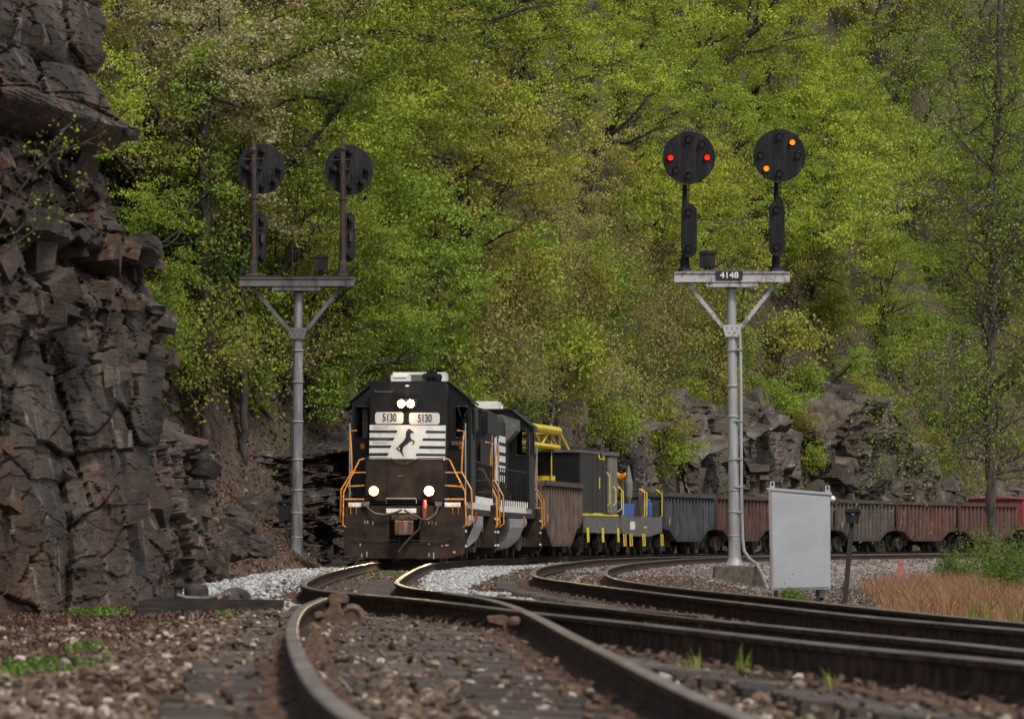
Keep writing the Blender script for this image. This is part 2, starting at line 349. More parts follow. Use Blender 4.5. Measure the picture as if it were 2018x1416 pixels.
def catmull(P, step):
    P = [np.array(p, float) for p in P]; P = [2*P[0]-P[1]]+P+[2*P[-1]-P[-2]]; out = []
    for i in range(1, len(P)-2):
        a, b, c, d = P[i-1:i+3]; L = np.linalg.norm(c-b); n = max(2, int(L/step))
        # centripetal knots
        t0 = 0; t1 = t0+np.linalg.norm(b-a)**.5; t2 = t1+L**.5; t3 = t2+np.linalg.norm(d-c)**.5
        for t in np.linspace(t1, t2, n, endpoint=False):
            A1 = (t1-t)/(t1-t0)*a+(t-t0)/(t1-t0)*b; A2 = (t2-t)/(t2-t1)*b+(t-t1)/(t2-t1)*c; A3 = (t3-t)/(t3-t2)*c+(t-t2)/(t3-t2)*d
            B1 = (t2-t)/(t2-t0)*A1+(t-t0)/(t2-t0)*A2; B2 = (t3-t)/(t3-t1)*A2+(t-t1)/(t3-t1)*A3
            out.append((t2-t)/(t2-t1)*B1+(t-t1)/(t2-t1)*B2)
    out.append(P[-2]); return np.array(out)
def smooth_path(P, k, it=1):
    for _ in range(it):
        Q = P.copy()
        for i in range(1, len(P)-1):
            h = min(k, i, len(P)-1-i); Q[i] = P[i-h:i+h+1].mean(0)
        P = Q
    return P

# ------------------------------------------------------------------ tracks
def rp(lst, z):     # photograph points on a railhead at height z below the eye -> (X, D, Zworld)
    return [((x-1009)/FP*(z*FP/(y-HY)), z*FP/(y-HY), CZ-z) for x, y in lst]
A_FAR = [(128, -2.67), (146, -1.95), (164, -.55), (176, .95), (185, 2.3), (197, 4.3), (208.5, 6.75), (220, 9.7), (231, 12.9), (242, 16.4), (253, 20.2), (264, 24.3), (275, 28.6), (290, 34.8), (310, 43.6), (335, 54.5)]
def offset_far(lst, off, z):
    out = []
    for i, (d, x) in enumerate(lst):
        a = lst[max(i-1, 0)]; b = lst[min(i+1, len(lst)-1)]; t = Vector((b[1]-a[1], b[0]-a[0])).normalized()
        out.append((x+t.y*off, d-t.x*off, z))
    return out
AL = rp([(2700, 1392), (2018, 1302), (1746, 1280), (1504, 1254), (1252, 1226), (1025, 1203), (963, 1195), (860, 1183), (769, 1174), (689, 1168), (625, 1161), (597, 1151), (604, 1143), (640, 1128)], .535)
AL = AL+[(-3.36, 112, .235)]+offset_far(A_FAR, -.72, .22)
AR = rp([(2900, 1400), (2018, 1279), (1700, 1248), (1404, 1220), (1242, 1202), (1060, 1183), (942, 1171.5), (862, 1164), (815, 1158), (783, 1149), (786, 1141)], .6)
AR = AR+[(-1.93, 100, .2), (-2.0, 115, .2)]+offset_far(A_FAR, .72, .2)
B_FAR = [(178, 7.0), (190, 10.2), (205, 14.6), (220, 19.5), (240, 27), (265, 38)]
BL = rp([(2800, 1315), (2018, 1239), (1757, 1218), (1504, 1191), (1303, 1168), (1151, 1149), (1062, 1136), (1052, 1128), (1062, 1118), (1101, 1110)], .57)
BL = BL+[(2.95, 150, .23)]+offset_far(B_FAR, -.72, .2)
BR = rp([(2900, 1310), (2018, 1226), (1757, 1201), (1504, 1174), (1353, 1159), (1242, 1145), (1200, 1134), (1194, 1126), (1204, 1118)], .65)
BR = BR+[(3.6, 139, .18)]+offset_far(B_FAR, .72, .18)
NL = rp([(760, 1450), (700, 1415), (650, 1380), (616, 1340), (588, 1290), (575, 1245), (581, 1215), (601, 1192), (640, 1176)], .52)
NR = rp([(1560, 1450), (1479, 1413)], .60)+rp([(1353, 1362)], .59)+rp([(1252, 1312)], .57)+rp([(1151, 1262)], .545)+rp([(1048, 1209), (1000, 1189), (952, 1177), (903, 1169.5), (870, 1166)], .53)
RAILS = {}
for k, P in dict(AL=AL, AR=AR, BL=BL, BR=BR, NL=NL, NR=NR).items():
    Q = catmull(P, .4)
    seg = np.r_[0, np.cumsum(np.linalg.norm(np.diff(Q, axis=0), axis=1))]; s = np.arange(0, seg[-1], .4)
    Q = np.stack([np.interp(s, seg, Q[:, i]) for i in range(3)], 1)
    RAILS[k] = smooth_path(Q, 3, 3)
PROF = [(-.07, 0), (.07, 0), (.07, .012), (.012, .03), (.009, .132), (.036, .142), (.037, .172), (.029, .18), (-.029, .18), (-.037, .172), (-.036, .142), (-.009, .132), (-.012, .03), (-.07, .012)]
def sweep_rail(name, Q, label):
    d = np.gradient(Q, axis=0); d /= np.linalg.norm(d[:, :2], axis=1)[:, None]
    sx = np.stack([d[:, 1], -d[:, 0], 0*d[:, 0]], 1); n = len(PROF); V = []
    for (u, h) in PROF: V.append(Q+sx*u+np.array([0, 0, h-.18]))
    V = np.stack(V, 1).reshape(-1, 3); F = []; mi = []
    for i in range(len(Q)-1):
        for k in range(n):
            F.append((i*n+k, i*n+(k+1) % n, (i+1)*n+(k+1) % n, (i+1)*n+k)); mi.append(1 if k in (6, 7, 8) else 0)
    o = npmesh(name, V, F, [M['railside'], M['railtop']], mi=mi)
    return tag(o, label, 'rail', 'steel railway rails')
RO = {}
for k, lb in dict(AL='left rail under the train, bending sharply beside fresh white ballast',
                  AR='right rail under the train, next to the white ballast between the tracks',
                  BL='left rail of the empty curving second track', BR='far right rail of the empty second track, closest to the grey cabinet',
                  NL='nearest left rail, a hooked worn railhead sweeping down to the bottom edge',
                  NR='wide worn rail cutting diagonally to the bottom edge right of centre').items():
    RO[k] = sweep_rail('rail', RAILS[k], lb)
ALLR = np.concatenate([q for q in RAILS.values()])
Ac = None
def a_center(D):    # centre of the train's track at depth D
    l, r = RAILS['AL'], RAILS['AR']
    def at(q, D):
        i = np.argsort(np.abs(q[:, 1]-D))[:1][0]; return q[i]
    return (at(l, D)+at(r, D))/2

# ------------------------------------------------------------------ terrain
TOE_X = np.array([-60, -20, -12, -9, -7, -5, -3, 0, 5, 10, 20, 30, 45, 60, 90.])
TOE_D = np.array([75, 122, 141, 148, 152, 157, 166, 182, 214, 235, 266, 292, 328, 352, 390.])
def toe(X): return np.interp(X, TOE_X, TOE_D)
def hill_z(X, D):
    X = np.atleast_1d(np.asarray(X, float)); D = np.atleast_1d(np.asarray(D, float)); t = D-toe(X)
    t = t+fbm(np.stack([X*.12, D*.12, 0*X], 1), 3, 5)*2.2
    z = np.where(t < 0, 0, np.where(t < 2.5, t*1.0, 2.5+(t-2.5)*.86))
    z = z+np.clip(t/6, 0, 1)*(fbm(np.stack([X*.18, D*.18, 0*X+3], 1), 4, 9)*2.4)
    return z-.25*(t < 0)
def march(px, py):
    D = np.arange(95, 420, .5); X = (px-1009)/FP*D; z = CZ+(HY-py)/FP*D; h = hill_z(X, D)
    k = np.nonzero((h > z) & (D > toe(X)+.5))[0]
    i = k[0] if len(k) else len(D)-1
    return float(X[i]), float(D[i]), float(h[i])
nx, nd = 420, 260
tt = np.r_[np.linspace(-8, 0, 12), np.linspace(.4, 90, nd-12)]; xx = np.linspace(-40, 85, nx)
XX, TT = np.meshgrid(xx, tt); DD = toe(XX)+TT
Z = hill_z(XX.ravel(), DD.ravel()); V = np.stack([XX.ravel(), DD.ravel(), Z], 1)
idx = np.arange(nx*nd).reshape(nd, nx); F = np.stack([idx[:-1, :-1], idx[:-1, 1:], idx[1:, 1:], idx[1:, :-1]], -1).reshape(-1, 4)
tag(npmesh('hillside', V, F, M['hill'], smooth=True), kind='structure')

def ground_z(X, D):
    X = np.asarray(X, float); D = np.asarray(D, float); n = len(X); best = np.full(n, 1e9); zb = np.zeros(n)
    R2 = ALLR[::2]
    for a in range(0, n, 20000):
        dx = X[a:a+20000, None]-R2[None, :, 0]; dy = D[a:a+20000, None]-R2[None, :, 1]; q = dx*dx+dy*dy; i = q.argmin(1)
        best[a:a+20000] = np.sqrt(q[np.arange(len(i)), i]); zb[a:a+20000] = R2[i, 2]
    zr = zb-.18-.052
    br = RAILS['BR']; xb = np.interp(D, br[:, 1], br[:, 0])
    field = np.where(X > xb, -.45*np.clip((X-xb-1.2)/2.2, 0, 1), -.02)
    k = np.clip((best-1.1)/1.4, 0, 1); k = k*k*(3-2*k)
    z = zr*(1-k)+field*k
    return z+.025*fbm(np.stack([X*1.5, D*1.5, 0*X], 1), 3, 2), best, xb
ds = np.exp(np.linspace(math.log(9), math.log(430), 420)); xs = np.r_[np.linspace(-60, -13, 12), np.arange(-12.5, 12, .14), np.linspace(12.3, 110, 110)]
XX, DD = np.meshgrid(xs, ds); X = XX.ravel(); D = DD.ravel(); Z, best, xb = ground_z(X, D)
V = np.stack([X, D, Z], 1); nx, nd = len(xs), len(ds); idx = np.arange(nx*nd).reshape(nd, nx)
F = np.stack([idx[:-1, :-1], idx[:-1, 1:], idx[1:, 1:], idx[1:, :-1]], -1).reshape(-1, 4)
g = npmesh('ground', V, F, M['ground'], smooth=True); tag(g, kind='structure')
def white_zone(X, D):   # freshly dumped pale ballast: left of the bend, and between the two tracks
    ar = RAILS['AR']; al = RAILS['AL']; sa = ar[ar[:, 1] > 62]; xr = np.interp(D, sa[:, 1], sa[:, 0])
    sl_ = al[al[:, 1] > 52]; xl = np.interp(D, sl_[:, 1], sl_[:, 0]); nz = .5*fbm(np.stack([X*.9, D*.25, 0*X], 1), 3, 8)
    bl = RAILS['BL']; xbl = np.interp(D, bl[:, 1], bl[:, 0])
    a = (D > 56) & (D < 150) & (X > xr+.12) & (X < np.minimum(xr+1.9, xbl-1.0)+nz)
    b = (D > 53) & (D < 118) & (X < xl-.15) & (X > xl-1.5+nz)
    return a | b
def litter_zone(X, D): return (X < -2.9+.5*fbm(np.stack([X, D*.3, 0*X], 1), 3, 4)) | ((X < -1.9) & (D > 28) & (D < 40) & (X < -2.6))
zone = np.zeros((len(X), 4), np.float32); zone[:, 3] = 1
wz = white_zone(X, D); lz = litter_zone(X, D) & ~wz
zone[:, 0] = lz; zone[:, 1] = wz; zone[:, 2] = ((X > xb+.7) | (D > 100)) & ~wz & ~lz
ca = g.data.color_attributes.new('zone', 'FLOAT_COLOR', 'POINT'); ca.data.foreach_set('color', zone.ravel())
tag(MB().box(-1500, 1500, -300, 3000, -3.2, -3).build('far_ground', M['ground']), kind='structure')

# ------------------------------------------------------------------ rocks
def rock_sheet(name, P, nrm, amp, sc, m, seed=0, fine=.12, crack=.25, smooth=False, small=1.0, extra=0.0, nblk=0, bs=(.15, .5), bw=None):
    """P (rows, cols, 3) base surface, displaced along nrm (same shape) into fractured blocks"""
    sh = P.shape; p = P.reshape(-1, 3); q = p*np.array([1, .8, 1])*np.array(sc)+fbm(p*.7, 3, seed)[:, None]*.10
    if np.ndim(amp): amp = np.repeat(amp, sh[1])
    if np.ndim(small): small = np.repeat(small, sh[1])
    o1, c1 = blocks(q, seed); o2, c2 = blocks(q*2.6+11, seed+20); o3, c3 = blocks(q*np.array([5.5, 5.5, 9]), seed+40)
    lay = p[:, 2]*3.1+fbm(p*np.array([.5, .5, .3]), 2, seed+5)*1.2+o1*.3; li = np.floor(lay); lf_ = lay-li
    bed = _h(li, np.floor(o1*3), 0*li, seed+9)-.5
    d = amp*(o1*.5+small*(o2*.28+o3*.10))+small*amp*.22*bed+fbm(p*3.5, 4, seed+3)*fine*.55-crack*amp*(np.exp(-(c1/.016)**2))-.3*crack*small*amp*np.exp(-(c2/.02)**2)+extra
    st_ = .13*(amp/.5)+1e-4; dq = np.floor(d/st_+fbm(p*1.3, 2, seed+60)*.8)*st_; d = d*(1-.6*small)+dq*.6*small
    V = p+nrm.reshape(-1, 3)*d[:, None]
    idx = np.arange(sh[0]*sh[1]).reshape(sh[0], sh[1]); F = np.stack([idx[:-1, :-1], idx[:-1, 1:], idx[1:, 1:], idx[1:, :-1]], -1).reshape(-1, 4)
    if nblk:        # broken angular blocks standing proud of the face
        rb = np.random.default_rng(seed+500); wgt = (np.ones(len(V)) if bw is None else bw); k = rb.choice(len(V), nblk, p=wgt/wgt.sum()); nn = nrm.reshape(-1, 3)[k]
        s_ = bs[0]+(bs[1]-bs[0])*rb.uniform(0, 1, nblk)**2.2; cube = np.array([(x, y, z) for z in (-1, 1) for x, y in ((-1, -1), (1, -1), (1, 1), (-1, 1))])*.5
        B = cube[None]*np.stack([s_*rb.uniform(.8, 1.9, nblk), s_*rb.uniform(.7, 1.3, nblk), s_*rb.uniform(.35, 1.1, nblk)], 1)[:, None]*(1+rb.uniform(-.22, .22, (nblk, 8, 3)))
        a = rb.normal(0, .5, nblk); t1 = rb.normal(-.12, .22, nblk); t2 = rb.normal(0, .18, nblk)
        B = np.stack([B[..., 0], B[..., 1]*np.cos(t1)[:, None]-B[..., 2]*np.sin(t1)[:, None], B[..., 1]*np.sin(t1)[:, None]+B[..., 2]*np.cos(t1)[:, None]], -1)
        B = np.stack([B[..., 0]*np.cos(t2)[:, None]-B[..., 2]*np.sin(t2)[:, None], B[..., 1], B[..., 0]*np.sin(t2)[:, None]+B[..., 2]*np.cos(t2)[:, None]], -1)
        B = np.stack([B[..., 0]*np.cos(a)[:, None]-B[..., 1]*np.sin(a)[:, None], B[..., 0]*np.sin(a)[:, None]+B[..., 1]*np.cos(a)[:, None], B[..., 2]], -1)
        B += (V[k]-nn*(s_*rb.uniform(.12, .42, nblk))[:, None])[:, None]
        cf = np.array([(3, 2, 1, 0), (4, 5, 6, 7), (0, 1, 5, 4), (1, 2, 6, 5), (2, 3, 7, 6), (3, 0, 4, 7)]); F = np.concatenate([F, (cf[None]+8*np.arange(nblk)[:, None, None]+len(V)).reshape(-1, 4)]); V = np.concatenate([V, B.reshape(-1, 3)])
    return npmesh(name, V, F, m, smooth=smooth)
# near cliff: silhouette measured row by row, face runs back along the track then turns the corner
SIL = [(-160, 150), (0, 170), (40, 178), (100, 186), (145, 176), (160, 190), (230, 222), (262, 258), (275, 252), (292, 205), (340, 203), (380, 212), (430, 190), (465, 215), (478, 288), (512, 290), (528, 240), (570, 268), (610, 294), (700, 300), (760, 296), (900, 306), (1050, 318), (1150, 330), (1230, 345)]
ROWS, COLS = 700, 340
CORN = 62.0
vy = np.linspace(-160, 1230, ROWS); sx_ = np.interp(vy, [a for a, b in SIL], [b for a, b in SIL])
P = np.zeros((ROWS, COLS, 3)); Nn = np.zeros_like(P)
for c in range(COLS):
    u = c/(COLS-1)
    if u < .72:         # visible face, from off-frame left to the corner
        k = u/.72; D = 42+(CORN-42)*k; X = (sx_-1009)/FP*CORN-(1-k)*3.1
        X = X+(1-k)*.2*np.sin(vy*.012+2)
        nn = np.array([.35, -.93, .1])
    else:               # round the corner, away from the camera
        k = (u-.72)/.28; D = CORN+k*9; X = (sx_-1009)/FP*CORN-.25*k-k*k*5
        nn = np.array([.75, .6, .1])
    # lower face leans back, upper block overhangs
    P[:, c, 0] = X; P[:, c, 1] = D-(vy-600)/1000*1.2+np.where(vy < 290, -.5, 0); P[:, c, 2] = CZ+(HY-vy)/FP*CORN
    Nn[:, c] = nn/np.linalg.norm(nn)
# explicit features of the near cliff: undercut below the top block, clefts, leaning slab edges
PXc = np.where(np.arange(COLS)[None]/(COLS-1) < .72, sx_[:, None]-(1-np.arange(COLS)[None]/(COLS-1)/.72)*(sx_[:, None]+90), sx_[:, None]+0*np.arange(COLS)[None]); VY = vy[:, None]+0*PXc
EX = np.zeros_like(PXc)
EX -= .75*np.exp(-((VY-292-8*np.sin(PXc*.03))/26)**2)*(PXc < 250)+.35*np.clip((VY-292)/10, 0, 1)*np.clip(1-(VY-292)/300, 0, 1)
for (x0, y0, x1, y1, wd__, dp) in [(-20, 875, 120, 1000, 11, .5), (-10, 1070, 60, 1230, 9, .5), (95, 640, 125, 800, 12, .5), (60, 590, 130, 640, 9, .35), (185, 690, 170, 900, 7, .22), (60, 100, 150, 240, 10, .3), (150, 150, 175, 235, 8, .25), (205, 700, 250, 1000, 8, .25), (-20, 470, 120, 530, 10, .35), (130, 540, 60, 700, 8, .3), (0, 700, 90, 1060, 5, .12), (225, 950, 240, 1200, 8, .3)]:
    dx_, dy_ = x1-x0, y1-y0; L2 = dx_*dx_+dy_*dy_; t_ = np.clip(((PXc-x0)*dx_+(VY-y0)*dy_)/L2, 0, 1); ds_ = np.hypot(PXc-x0-t_*dx_, VY-y0-t_*dy_)+6*fbm(np.stack([PXc.ravel()*.03, VY.ravel()*.03, 0*PXc.ravel()], 1), 3, 44).reshape(PXc.shape)
    EX -= dp*np.exp(-(np.maximum(ds_, 0)/wd__)**2); sdn = ((PXc-x0)*dy_-(VY-y0)*dx_)/math.sqrt(L2); EX += .12*np.exp(-(np.maximum(np.abs(sdn)-wd__, 0)/40)**2)*np.sign(sdn)*(t_ > 0)*(t_ < 1)*dp/.4
AMP = np.interp(vy, [-160, 250, 300, 620, 700, 1230], [.35, .35, .5, .5, .34, .34])
SML = np.interp(vy, [-160, 270, 300, 640, 740, 900, 1230], [.45, .45, 1, .95, .38, .28, .55])
cl = rock_sheet('cliff', P, Nn, AMP, (.85, .45, 1.15), M['cliff'], 3, fine=.07, small=SML, extra=EX.ravel(), nblk=270, bs=(.07, .38), bw=(np.interp(VY, [-160, 290, 300, 620, 700, 1100, 1230], [.10, .10, 1, 1, .10, .08, .5])*(PXc > -30)).ravel())
tag(cl, kind='structure')
# stepped shelves beyond the corner, down to the signal
def shelf(name, pts, top, amp, sc, m, seed, label, lean=.3, rows=120, step=.12, group=None, base=-.6, fine=.1, back=3.0):
    """vertical rock wall along plan polyline pts (X, D); top = list of heights matched to pts; outward side faces the track/camera"""
    P2 = catmull([(x, d, h) for (x, d), h in zip(pts, top)], step); n = len(P2)
    dv = np.gradient(P2[:, :2], axis=0); dv /= np.linalg.norm(dv, axis=1)[:, None]; nn = np.stack([dv[:, 1], -dv[:, 0]], 1)
    cap = max(8, int(back/step)); G = np.zeros((rows+cap, n, 3)); NN = np.zeros_like(G)
    for r in range(rows):
        k = r/(rows-1); z = base+(P2[:, 2]-base)*k
        G[r, :, :2] = P2[:, :2]-nn*(lean*k*(P2[:, 2]-base)[:, None]); G[r, :, 2] = z
        NN[r, :, :2] = nn; NN[r, :, 2] = .1
    for r in range(cap):
        k = (r+1)/cap; G[rows+r, :, :2] = G[rows-1, :, :2]-nn*back*k; G[rows+r, :, 2] = P2[:, 2]+.35*back*k; NN[rows+r] = (0, 0, .3)
    o = rock_sheet(name, G, NN, amp, sc, m, seed, fine=fine, nblk=int(n*.5) if m is not M['hillrock'] else int(n*.7), bs=(.1, .45) if m is not M['hillrock'] else (.2, 1.3))
    return tag(o, label, 'rock outcrop', group)
shelf('rock_outcrop', [(-4.75, 60), (-4.62, 66), (-5.1, 71), (-6.4, 73)], [2.6, 2.9, 3.0, 2.8], .38, (1.2, .8, .9), M['cliff'], 61, 'low broken sandstone shelf at the foot of the near cliff', .22)
shelf('rock_outcrop', [(-5.0, 74), (-4.75, 80), (-4.9, 88), (-6.2, 92), (-8, 92)], [2.2, 2.3, 2.0, 2.4, 2.9], .42, (1.1, .7, 1.0), M['cliff'], 71, 'stepped grey rock shelf between the near cliff and the leaf covered slope', .2)
shelf('rock_outcrop', [(-6.6, 98), (-6.3, 110), (-7.6, 116), (-9.5, 117)], [2.3, 2.9, 3.6, 4.2], .45, (.9, .6, 1.1), M['cliff'], 81, 'pale ledge of layered rock below the shrubs left of the signal mast', .15)
shelf('rock_outcrop', [(-10.5, 146), (-8.5, 148), (-6.5, 150), (-4.6, 156), (-3.2, 164)], [1.7, 1.3, 1.4, 2.3, 2.6], .7, (.7, .7, 2.2), M['darkrock'], 91, 'dark jagged shale bank beside the locomotive', .35)
shelf('rock_outcrop', [(-9.5, 152), (-6, 155), (-3.6, 163), (-1.5, 178)], [3.3, 3.4, 4.2, 4.5], .6, (.45, .45, 2.6), M['darkrock'], 95, 'long dark horizontal ledge with a shadowed undercut behind the left signal mast', .05, base=1.6)
shelf('rock_outcrop', [(3.41, 210.7), (4.31, 209.5), (5.19, 212.5), (5.98, 215.5), (6.47, 221.5)], [4.5, 4.8, 7.2, 6.6, 5.0], .35, (.9, .9, .25), M['hillrock'], 101, 'narrow smooth slanted rock slab above the flat car', .10, step=.16)
shelf('rock_outcrop', [(7.24, 228.7), (8.14, 227.5), (8.73, 229.5), (9.71, 231.0), (10.4, 232.5), (10.8, 238.5)], [4.2, 4.5, 7.2, 7.0, 6.4, 5.0], .4, (.9, .9, .3), M['hillrock'], 106, 'smooth grey rock slab just left of the right signal mast', .13, step=.16)
shelf('rock_outcrop', [(10.09, 236.7), (10.99, 235.5), (11.29, 237.0), (12.76, 239.5), (13.55, 242.5), (14.15, 251.5)], [5.3, 5.6, 6.8, 7.1, 6.0, 4.8], .5, (1.1, 1.1, .35), M['hillrock'], 111, 'tall columnar rock face behind the right signal mast', .06, step=.14)
shelf('rock_outcrop', [(14.43, 254.7), (15.33, 253.5), (16.31, 254.5), (18.28, 257.5), (20.84, 263.5), (22.23, 271.5)], [4.7, 5.0, 7.0, 7.8, 5.6, 4.2], .75, (.55, .55, .7), M['hillrock'], 121, 'overhanging blocky grey outcrop right of the grey cabinet', -.08, step=.14, base=2.2)
shelf('rock_outcrop', [(14.5, 252.5), (18, 259), (24, 274), (30, 289), (38, 307)], [2.4, 2.8, 3.6, 3.4, 3.6], .55, (.6, .6, 1.6), M['hillrock'], 131, 'crumbling rock bank just behind the rightmost hopper cars', .5, step=.2)
def boulder(c, s, seed, label, m=None, rz=0):
    n1, n2 = 26, 20; th = np.linspace(0, 2*np.pi, n1); ph = np.linspace(.02, np.pi-.02, n2); T, Pp = np.meshgrid(th, ph)
    U = np.stack([np.sin(Pp)*np.cos(T), np.sin(Pp)*np.sin(T), np.cos(Pp)], -1); U[:, -1] = U[:, 0]
    q = U/np.abs(U).max(-1, keepdims=True)*.55+U*.45; G = q*np.array(s)
    o = rock_sheet('boulder', G, U, .22*min(s), (1.2/min(s), 1.2/min(s), 1.2/min(s)), m or M['cliff'], seed, fine=.03*min(s))
    o.location = c; o.rotation_euler = (seed % 5*.12-.2, seed % 7*.1-.3, rz); return tag(o, label, 'boulder', 'loose rocks along the cliff foot')
for i, (px, py, D, s, lb) in enumerate([(452, 1032, 112, (.6, .5, .33), 'dark mossy topped boulder at the foot of the leaf slope'), (495, 1075, 112, (.5, .4, .25), 'flat dark boulder below the mossy boulder'),
        (380, 1100, 84, (.6, .6, .5), 'squarish boulder in the rubble left of the white ballast'), (432, 1080, 100, (.55, .4, .3), 'wedge shaped boulder under the leaf slope'), (270, 492, 61.5, (.30, .4, .13), 'small reddish block jutting from the cliff edge'),]):
    boulder(W(px, py, D), s, 200+i*7, lb, M['darkrock'] if i in (0, 1) else M['cliff'], i*.8)
# ------------------------------------------------------------------ foliage generators
def rot_rand(n, rg, flat=1.0):
    """n random orthonormal pairs (u, v); flat<1 turns leaves towards horizontal"""
    a = rg.normal(size=(n, 3)); a[:, 2] *= flat; a /= np.linalg.norm(a, axis=1)[:, None]
    b = rg.normal(size=(n, 3)); b -= (a*b).sum(1)[:, None]*a; b /= np.linalg.norm(b, axis=1)[:, None]
    return a, b
def leaf_quads(Cn, size, rg, flat=.8, asp=.62):
    n = len(Cn); u, v = rot_rand(n, rg, flat); s = (size*rg.uniform(.6, 1.25, n))[:, None]
    V = np.stack([Cn-u*s*.5, Cn+v*s*.5*asp, Cn+u*s*.5, Cn-v*s*.5*asp], 1).reshape(-1, 3)
    return V, np.arange(4*n).reshape(n, 4)
class Wood:
    def __init__(s): s.V = []; s.F = []; s.k = 0
    def limb(s, pts, rad, n=5):
        pts = np.asarray(pts, float); m = len(pts); d = np.gradient(pts, axis=0); d /= np.linalg.norm(d, axis=1)[:, None]+1e-9
        a = np.where(np.abs(d[:, 2:3]) < .9, np.array([[0, 0, 1.]]), np.array([[1., 0, 0]])); x = np.cross(d, a); x /= np.linalg.norm(x, axis=1)[:, None]; y = np.cross(x, d)
        th = np.arange(n)*2*np.pi/n; r = np.asarray(rad)[:, None, None]
        V = pts[:, None]+r*(x[:, None]*np.cos(th)[None, :, None]+y[:, None]*np.sin(th)[None, :, None])
        s.V.append(V.reshape(-1, 3)); i = np.arange(m-1)[:, None]*n+np.arange(n)[None]; j = np.arange(m-1)[:, None]*n+(np.arange(n)[None]+1) % n
        s.F.append(np.stack([i, j, j+n, i+n], -1).reshape(-1, 4)+s.k); s.k += m*n
    def obj(s, name, m, parent=None): return npmesh(name, np.concatenate(s.V), np.concatenate(s.F), m, parent, smooth=True)
def grow(wd, tips, p, d, L, r, lev, rg, up=.15, maxlev=4, nkid=5, wob=.18):
    n = max(4, int(L/.35)) if lev < 2 else 5
    pts = [p]; dr = d
    for i in range(n):
        dr = dr+rg.normal(size=3)*wob/np.sqrt(n)*1.6+np.array([0, 0, up/n]); dr /= np.linalg.norm(dr); pts.append(pts[-1]+dr*L/n)
    rad = np.linspace(r, r*.35, n+1); wd.limb(pts, rad, 6 if lev < 2 else (4 if lev < 3 else 3))
    if lev >= maxlev-1: tips += [pts[-1], pts[len(pts)//2]]
    if lev < maxlev:
        k = nkid if lev else nkid+3
        for j in range(k):
            f = rg.uniform(.35 if lev == 0 else .25, 1) if j else 1.0
            i = min(n, int(f*n)); ax = rg.normal(size=3); dd = np.array(pts[i])-np.array(pts[max(0, i-1)]); dd /= np.linalg.norm(dd)
            ax -= ax.dot(dd)*dd; ax /= np.linalg.norm(ax); sp_ = rg.uniform(.5, 1.1) if j else .3
            nd_ = dd*math.cos(sp_)+ax*math.sin(sp_); nd_[2] = nd_[2]*.8
            grow(wd, tips, np.array(pts[i]), nd_/np.linalg.norm(nd_), L*rg.uniform(.48, .72), rad[i]*rg.uniform(.5, .7), lev+1, rg, up*.6, maxlev, max(3, nkid-1), wob*1.15)
def make_tree(seed, H, r, nleaf, lsize, lean=.15, nkid=5, clump=.30, wood='bark', leaf='lf_yellow', maxlev=3, name='tree', up=.25, wob=.2, trunkf=.45, flat=.75):
    rg = np.random.default_rng(seed); wd = Wood(); tips = []
    d = np.array([rg.normal()*lean, rg.normal()*lean-.05, 1.]); d /= np.linalg.norm(d)
    grow(wd, tips, np.zeros(3), d, H*trunkf, r, 0, rg, up, maxlev, nkid, wob)
    t = np.array(tips); sc = H/max(t[:, 2].max(), .1)
    root = empty(name, (0, 0, 0))
    for i in range(len(wd.V)): wd.V[i] = wd.V[i]*np.array([sc, sc, sc])
    t = t*sc
    wd.obj('trunk', M[wood], root)
    k = rg.integers(0, len(t), nleaf)
    w_ = rg.uniform(.3, 1, len(t))**2; k = rg.choice(len(t), nleaf, p=w_/w_.sum())
    Cn = t[k]+rg.normal(size=(nleaf, 3))*np.array([clump, clump, clump*.45])
    V, F = leaf_quads(Cn, lsize, rg, flat=1/flat); npmesh('crown', V, F, M[leaf], root)
    return root
def variant(src, leaf=None, wood=None):
    """same shapes, another kind's leaves"""
    c = src.copy(); C.objects.link(c)
    for ch in list(src.children):
        q = ch.copy(); C.objects.link(q); q.parent = c
        mt = leaf if ch.name.startswith(('crown', 'leaves')) else wood
        if mt: q.data = ch.data.copy(); q.data.materials[0] = M[mt]
    return c
def tint(name, leaf): pass
HIDE = Vector((0, 0, -60))
base_trees = [make_tree(11, 10, .26, 12500, .13, maxlev=4, clump=.2, nkid=4), make_tree(12, 11, .28, 12500, .135, lean=.3, maxlev=4, clump=.21, nkid=4), make_tree(13, 9, .24, 11500, .125, clump=.22, maxlev=4, nkid=4), make_tree(14, 10, .26, 8500, .125, clump=.18, wob=.3, maxlev=4, nkid=4)]
bare_tree = make_tree(15, 8, .13, 3800, .10, clump=.3, nkid=6, lean=.3, wood='bark_grey', leaf='lf_olive')
shrubs = [make_tree(21, 3.0, .045, 3200, .13, trunkf=.4, nkid=6, clump=.22, lean=.5, name='shrub', leaf='lf_green', flat=.6), make_tree(22, 2.4, .04, 2400, .13, trunkf=.35, nkid=6, clump=.25, lean=.6, name='shrub', leaf='lf_green', flat=.6)]
twiggy = make_tree(23, 3.4, .085, 2000, .10, trunkf=.35, nkid=7, clump=.22, lean=.6, name='shrub', leaf='lf_olive', wood='bark_grey')
for r_ in shrubs+[twiggy]:
    for ch in r_.children:
        if ch.name.startswith('trunk'): ch.name = 'stems'
        if ch.name.startswith('crown'): ch.name = 'leaves'
SRC = {}
def source(kind, shape, lst):
    k = (kind, shape, id(lst))
    if k not in SRC:
        SRC[k] = variant(lst[shape], kind)
    return SRC[k]
USED = set()
